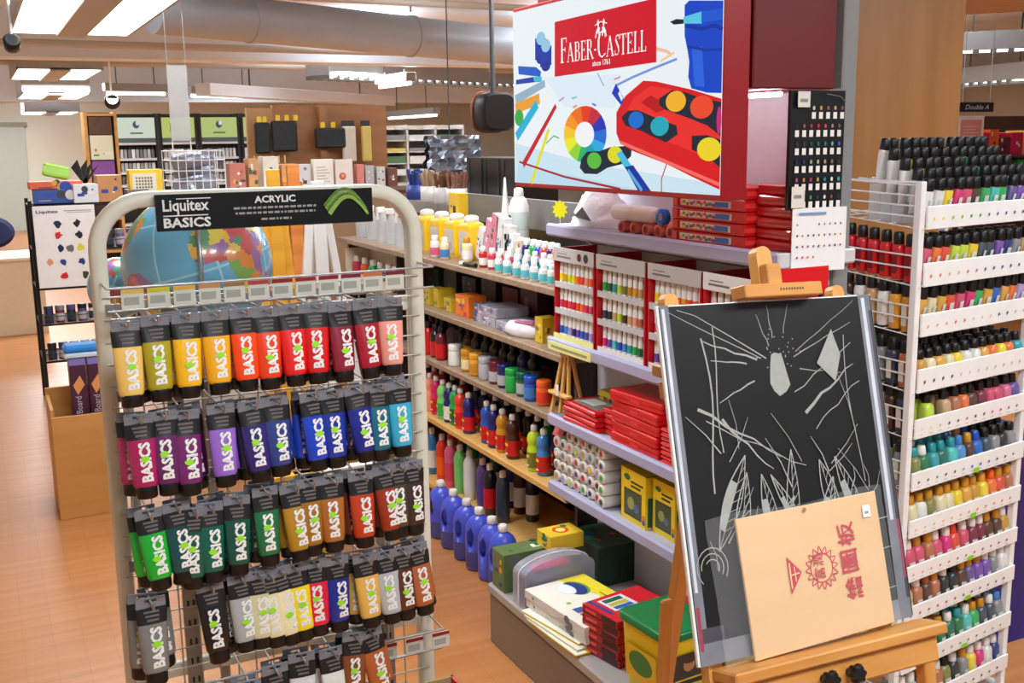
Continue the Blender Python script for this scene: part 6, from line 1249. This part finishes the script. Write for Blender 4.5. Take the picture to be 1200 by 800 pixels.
for i, (x, z) in enumerate(((-.05, .045), (.05, .045), (0, .105), (-.06, .16), (.05, .165))):
    tag(MB().lathe([(.01, -.10), (.038, -.095), (.040, 0), (.037, .095), (.01, .10)], FO, 14, Matrix.Rotation(R(82), 4, 'Y')).build('foil_roll'), 'grey crinkled foil roll in the wire basket, %s from the bottom' % ORD[i], 'roll', 'foil rolls in the wire basket').location = (.985+x*.3, 5.55+x*1.3, 1.3625+z)
IT = [('small_carton', 'small red and cream carton next to the foil roll basket', (1.19, .08, .14, (200, 120, 100))), ('small_carton', 'slanting orange-brown carton beside the red and cream one', (1.27, .05, .16, (206, 150, 100))), ('small_carton', 'white carton with orange lid on the island unit', (1.36, .08, .17, (226, 216, 200))), ('small_carton', 'orange box topping the far corner of the island unit', (1.46, .09, .13, (216, 150, 100)))]
for i, (nm, lb, (x, w_, h_, c)) in enumerate(IT): carton(nm, lb, 'box', (x, 5.55, 1.3625), (w_, .1, h_), mat(c, .5), [('y', rnd(110+i, [(236, 230, 214), (200, 60, 50), (230, 160, 60), (60, 80, 60)], 7))], 'small cartons on the island unit')
# dark brush bunches on hooks and brown panel wall
bw = thing('brown_panel_stand', 'tall brown timber panel stand with black bags hung on it', 'display stand', (2.33, 7.6, 0)); BRW = wood((160, 104, 56), (140, 88, 44), 2, 16)
MB().box(-.42, .42, 0, .04, 0, 1.86, BRW).build('panel', bw); MB().box(-.10, -.05, -.06, 0, 0, 1.86, BRW).build('upright', bw); MB().box(-.45, .5, -.6, 0, 1.27, 1.30, mat((120, 96, 80), .5)).build('shelf', bw); MB().box(-.45, .5, -.55, 0, 0, 1.27, mat((150, 120, 90), .5)).build('base_cabinet', bw)
MB().box(-.60, -.42, 0, .04, 1.3, 1.84, mat((170, 122, 76), .5)).build('side_panel', bw)
for i, (x0, x1, z0, z1, lb) in enumerate(((1.755, 1.86, 1.53, 1.74, 'black brush wallet with yellow tag, first on the brown stand from the far cabinets'), (1.87, 2.05, 1.54, 1.75, 'wide black apron bag with yellow tags hung at the edge of the brown stand'), (2.18, 2.40, 1.56, 1.70, 'flat black case hung in the middle of the brown panel stand'))):
    t = thing('hanging_black_bag', lb, 'bag', ((x0+x1)/2, 7.5, z0)); w_ = (x1-x0)/2
    MB().box(-w_, w_, -.02, .02, 0, z1-z0, mat((12, 12, 13), .5, bump=.4), .01).build('bag_body', t)
    w = MB()
    for k in range(2+i % 2): w.box(-w_*.6+k*w_*.7, -w_*.6+k*w_*.7+.03, -.004, .004, z1-z0+.002, z1-z0+.04, mat((226, 186, 30), .4)); w.cyl((-w_*.6+k*w_*.7+.015, 0, z1-z0+.035), (-w_*.6+k*w_*.7+.015, .1, z1-z0+.035), .003, STEEL, n=5)
    w.build('yellow_tag', t)
q = random.Random(8)
for i, x in enumerate((1.64, 1.68, 1.72, 1.76, 1.80, 1.84)):
    t = thing('brush_bundle', 'drooping dark bristle bundle on the stand beside the white packs, %s along' % ORD[i], 'brush', (x, 7.05, 1.26), 'dark bristle bundles'); MB().lathe([(.004, .21), (.012, .19), (.020, .12), (.022, .05), (.012, .0)], mat(((40, 48, 40), (60, 44, 36), (50, 56, 48))[i % 3], .6), 10).build('bristles', t); MB().cyl((0, 0, .2), (0, 0, .26), .005, PINE, n=6).build('handle', t)
carton('bundle_stand', 'green tin box under the dark bristle bundles', 'box', (1.74, 7.05, 0), (.24, .3, 1.259), mat((90, 80, 70), .5), [('y', bandf((40, 70, 60), .9, .99))])
for i, (x0, x1, h, c, lb) in enumerate(((1.90, 2.0, .16, (214, 208, 206), 'small white pack with grey print, first on the brown stand shelf'), (2.02, 2.155, .19, (238, 230, 218), 'large cream pack with faint writing on the brown stand shelf'), (2.17, 2.29, .185, (230, 218, 206), 'cream pack with a red flower print on the brown stand shelf'), (2.32, 2.37, .15, (214, 130, 120), 'slim pink pack beside the flower print pack'), (2.38, 2.44, .14, (180, 176, 176), 'grey box next to the slim pink pack'), (2.46, 2.52, .13, (200, 196, 190), 'pale box second from the end of the brown stand'), (2.54, 2.61, .12, (110, 60, 50), 'dark red jar box at the end of the brown stand shelf'))):
    q = random.Random(i)
    def fa(a, i=i):
        if i == 1:
            for k in range(6): a.rect(.15, .2+.1*k, .8-.1*(k % 3), .24+.1*k, mat((196, 186, 180), .5))
        elif i == 2: a.disc(.4, .4, .2, mat((196, 90, 70), .5)); a.disc(.42, .42, .1, mat((230, 150, 120), .5))
        else: rnd(120+i, [(120, 120, 120), (230, 226, 220), (90, 60, 60)], 4)(a)
    carton('display_pack', lb, 'packet', ((x0+x1)/2, 7.05, 1.3005), (x1-x0, .06, h), mat(c, .5), [('y', fa)])
for i, (x, w_, h, c, lb) in enumerate(((2.43, .1, .25, (206, 190, 170), 'hanging clear pack of pale tools at the end of the brown stand'), (2.56, .07, .25, (206, 176, 90), 'hanging wooden figure pack at the end of the brown stand'))):
    t = thing('hanging_pack', lb, 'packet', (x, 7.52, 1.46)); MB().box(-w_/2, w_/2, -.03, .0, 0, h, mat(c, .4, bump=.4), .008).build('pack_body', t); MB().box(-w_/2, w_/2, -.001, .001, h, h+.04, mat((40, 30, 30), .5)).build('hang_card', t)
# white paper shelving, foil bag, binders, hanging speaker, brush pots
pr = thing('paper_shelving', 'white pigeonhole shelving full of coloured paper beyond the aisle', 'shelving', (3.6, 9.2, 0))
for x in (-.40, -.13, .14, .41): MB().box(x-.008, x+.008, -.15, .15, 0, 1.74, WHITE).build('divider', pr)
MB().box(-.40, .42, .15, .17, 0, 1.74, CREAM).build('back', pr)
for k in range(9): MB().box(-.39, .41, -.15, .15, .9+.1*k, .908+.1*k, WHITE).build('shelf', pr)
q = random.Random(77); PCN = [('red', (190, 60, 60)), ('cream', (236, 226, 196)), ('yellow', (226, 206, 90)), ('black', (50, 50, 54)), ('white', (240, 240, 238)), ('grey', (150, 150, 150)), ('tan', (200, 170, 120)), ('green', (90, 130, 90))]
for c_ in range(3):
    for k in range(8):
        nm, col = PCN[(k*3+c_) % 8] if c_ != 1 else PCN[4 if k % 3 else 5]
        tag(MB().box(-.115, .115, -.14, .12, 0, .03+.015*(k % 3), mat(col, .6)).build('paper_ream'), '%s paper ream in the white pigeonhole shelving, %s column, %s level' % (nm, ORD[c_], ORD[k]), 'paper', 'coloured paper reams').location = (3.6-.265+.27*c_, 9.2, .9085+.1*k)
t = thing('foil_bag', 'crinkled dark silver plastic bag hung up behind the black binders', 'bag', (2.58, 6.0, 1.36)); g = MB(); q = random.Random(4); nx, nz = 14, 12
V_ = [(-.17+.34*i/nx+q.uniform(-.006, .006)+.03*j/nz, q.uniform(-.025, .025), .27*j/nz) for j in range(nz+1) for i in range(nx+1)]; g.add(V_, [(j*(nx+1)+i, j*(nx+1)+i+1, (j+1)*(nx+1)+i+1, (j+1)*(nx+1)+i) for j in range(nz) for i in range(nx)], mat((130, 132, 140), .18, .5)); g.build('bag_front', t)
g = MB(); g.add([(x, y+.06, z) for x, y, z in V_], [(j*(nx+1)+i, (j+1)*(nx+1)+i, (j+1)*(nx+1)+i+1, j*(nx+1)+i+1) for j in range(nz) for i in range(nx)], mat((60, 62, 66), .3, .5)); g.build('bag_rear', t)
MB().cyl((0, .03, .2), (0, .03, 1.49), .004, DKGREY, n=6).build('hanger', t)
for i in range(3):
    t = thing('black_binder_box', 'tall black binder box, %s of the row behind the wood shelf unit' % ORD[i], 'box', (2.43, 5.11-.205*i, 0), 'black binder boxes behind the wood shelf unit'); MB().box(-.11, .11, -.098, .098, 1.235, 1.512, mat((20, 22, 22), .35), .004).build('box_body', t); MB().box(-.113, -.110, -.095, -.080, 1.25, 1.50, mat((44, 46, 46), .3)).box(-.113, -.110, .05, .056, 1.25, 1.50, mat((44, 46, 46), .3)).build('spine_band', t); MB().box(-.09, .09, -.085, .085, 0, 1.235, mat((60, 58, 56), .5)).build('support', t)
t = thing('hanging_speaker', 'rounded black speaker with brown rim hanging beside the lit sign', 'speaker', (2.383, 5.0, 1.64))
MB().loft([[(x*s_, y_, .098+z_*s_) for x, z_ in [(.098*math.copysign(abs(math.cos(2*PI*i/28))**.6, math.cos(2*PI*i/28)), .098*math.copysign(abs(math.sin(2*PI*i/28))**.6, math.sin(2*PI*i/28))) for i in range(28)]] for s_, y_ in ((.85, -.09), (.98, -.07), (1, .05), (.8, .09))], mat((12, 12, 13), .4)).build('cabinet', t)
MB().loft([[(x*s_, y_, .098+z_*s_) for x, z_ in [(.103*math.copysign(abs(math.cos(2*PI*i/28))**.6, math.cos(2*PI*i/28)), .103*math.copysign(abs(math.sin(2*PI*i/28))**.6, math.sin(2*PI*i/28))) for i in range(28)]] for s_, y_ in ((1, .03), (1.02, .04), (1, .05))], mat((130, 60, 30), .4)).build('rim', t); MB().cyl((0, 0, .19), (0, 0, 1.21), .012, DKGREY).build('hanger', t)
for i, (px, pt, c, lb) in enumerate(((497, 222, (180, 150, 120), 'pot of pale wooden brushes near the black binders'), (512, 214, (120, 70, 50), 'pot of dark brown brushes near the black binders'), (527, 203, (150, 100, 80), 'taller pot of reddish brushes next to the black binders'), (480, 222, (40, 60, 130), 'blue and white pot before the white paper shelving'))):
    p = at(px, 235, 'X', 2.16); t = thing('brush_pot', lb, 'pot', (2.2, p.y, 0), 'brush pots above the wood shelf unit'); lathe_mb([(.05, 1.28), (.055, 1.285), (.056, 1.36), (.050, 1.36), (.048, 1.30)], mat((226, 222, 216), .3) if i != 3 else mat((40, 60, 140), .4), 16).build('pot_wall', t)
    w = MB(); q = random.Random(i)
    for k in range(14): a_ = q.uniform(0, 6.28); r_ = q.uniform(0, .03); w.cyl((r_*math.cos(a_), r_*math.sin(a_), 1.30), (r_*2*math.cos(a_), r_*2*math.sin(a_), 1.42+q.uniform(0, .03)), .006, mat(c, .6), .010, 6)
    w.build('brush_tips', t); MB().box(-.07, .07, -.07, .07, 0, 1.28, mat((150, 140, 130), .5)).build('support', t)
# shop beyond the wood column
t = thing('pink_poster_stand', 'pale pink poster in a white frame beyond the wood column', 'poster', (6.95, 6.0, 0)); MB().box(-.14, .15, -.01, .01, 1.38, 1.73, WHITE, .002).build('frame', t); MB().box(-.11, .12, -.012, -.010, 1.40, 1.70, mat((222, 150, 142), .5)).build('poster_sheet', t); MB().cyl((0, .02, 0), (0, .02, 1.5), .02, GREY).build('pole', t)
a = Art((-.11, -.0121, 1.40), (1, 0, 0), (0, 0, 1), .23, .3)
for k in range(5): a.rect(.15, .5+.08*k, .85-.1*(k % 2), .52+.08*k, mat((236, 200, 196), .5))
a.disc(.2, .2, .1, mat((236, 206, 200), .5)); a.mb.build('poster_print', t)
t = thing('hanging_shop_sign', 'small dark hanging sign with italic lettering beyond the wood column', 'sign', (7.01, 6.0, 1.76)); MB().box(-.185, .185, -.01, .01, 0, .072, mat((16, 20, 34), .4), .002).build('board', t); MB().cyl((-.15, 0, .07), (-.15, 0, 1.09), .003, STEEL, n=5).cyl((.15, 0, .07), (.15, 0, 1.09), .003, STEEL, n=5).build('cord', t)
a = Art((-.185, -.0102, 0), (1, 0, 0), (0, 0, 1), .37, .072); a.text('Double A', .5, .25, .5, mat((214, 220, 230), .4), maxw=.7, shear=.3, anchor='c', bold=.01); a.mb.build('lettering', t)
fs = thing('far_goods_rack', 'dark shelving of mixed bright goods beyond the wood column', 'shelving', (8.1, 6.9, 0)); MB().box(-1.0, 1.2, .2, .25, 0, 1.75, mat((90, 60, 50), .5)).build('back', fs)
for z in (.9, 1.2, 1.38): MB().box(-1.0, 1.2, -.2, .2, z, z+.02, mat((100, 76, 60), .5)).build('shelf', fs)
q = random.Random(55)
for k, z in enumerate((1.2205, 1.4005)):
    x = -.95; i = 0
    while x < 1.1 and i < 14:
        w_ = q.uniform(.08, .16); nm = q.choice(['yellow', 'navy', 'green', 'maroon', 'orange', 'magenta', 'white', 'lime', 'brown', 'purple']); h = q.uniform(.13, .28) if k else q.uniform(.1, .14)
        carton('goods_box', '%s box on the %s shelf beyond the wood column, %s along' % (nm, ('middle', 'top')[k], ORD[i]), 'box', (8.1+x+w_/2, 6.85, z), (w_-.008, .2, h), cm(nm), [('y', rnd(int(q.random()*999), [CN['yellow'], CN['white'], CN['rose'], CN['navy']], 4))], 'bright goods beyond the wood column'); x += w_; i += 1
t = thing('spot_lamp', 'small black spot lamp on the ceiling by the twin panel light', 'spotlight', (.0, 0, 0)); p = at(14, 50, 'Y', 8.0); t.location = p
MB().lathe([(.03, -.07), (.05, -.05), (.055, .03), (.04, .035)], BLACK, 16, Matrix.Rotation(R(60), 4, 'X')).build('lamp_head', t); MB().cyl((0, 0, 0), (0, 0, 2.85-p.z), .01, WHITE, n=6).build('stem', t)
t = thing('spot_lamp', 'small lit white spot lamp above the timber bookcase', 'spotlight', (0, 0, 0)); p = at(131, 118, 'Y', 12.4); t.location = p
MB().lathe([(.03, -.08), (.07, -.05), (.08, .05), (.06, .055)], BLACK, 16, Matrix.Rotation(R(110), 4, 'X')).build('lamp_head', t); MB().cyl((0, -.056, .02), (0, -.066, .022), .06, LAMPE, n=16).build('lens', t); MB().cyl((0, 0, 0), (0, 0, 2.85-p.z), .01, WHITE, n=6).build('stem', t)

# wooden bin with drawing board packs on the bare floor
wbn = thing('plywood_bin', 'open plywood bin on the bare floor holding purple drawing board packs', 'bin', (.33, 5.03, 0)); PW_ = wood((206, 150, 84), (190, 132, 66), 2, 20)
for nm, bx in (('front_panel', (-.135, .135, -.18, -.165, 0, .458)), ('rear_panel', (-.135, .135, .165, .18, 0, .52)), ('side_panel', (-.135, -.12, -.165, .165, 0, .49)), ('side_panel', (.12, .135, -.165, .165, 0, .49)), ('floor_panel', (-.12, .12, -.165, .165, .02, .035))): MB().box(*bx, PW_, .002).build(nm, wbn)
for i, (x, y, lb) in enumerate(((.325, 5.0, 'tall purple drawing board pack in the plywood bin, nearer the bare aisle'), (.40, 5.0, 'tall purple drawing board pack in the plywood bin, nearer the wire rack'))):
    t = thing('board_pack', lb, 'packet', (x-.0, y, .036), 'purple packs in the plywood bin'); PU = mat((72, 32, 58), .35)
    MB().box(-.034, .034, -.05, .05, 0, .62, PU, .003).build('pack_body', t); MB().box(-.0345, .0345, -.051, .051, .62, .655, mat((130, 120, 190), .4), .003).build('lilac_top', t)
    a = Art((-.034, -.0502, 0), (1, 0, 0), (0, 0, 1), .068, .62); a.text('Drawing Board', .72, .46, .055, mat((206, 190, 196), .4), rot=PI/2, maxw=2.9); a.poly([(.15, .86), (.6, .93), (.85, .86), (.4, .79)], mat((222, 150, 90), .4)); a.mb.build('pack_lettering', t)
t = thing('blue_pack', 'blue and white plastic pack lying across the purple drawing board packs', 'packet', (.36, 5.0, .6915)); MB().box(-.085, .09, -.06, .06, 0, .02, mat((196, 214, 226), .3, bump=.3), .004).box(-.085, .085, -.055, .055, .02, .055, mat((40, 130, 200), .3, bump=.4), .012).build('pack_body', t)
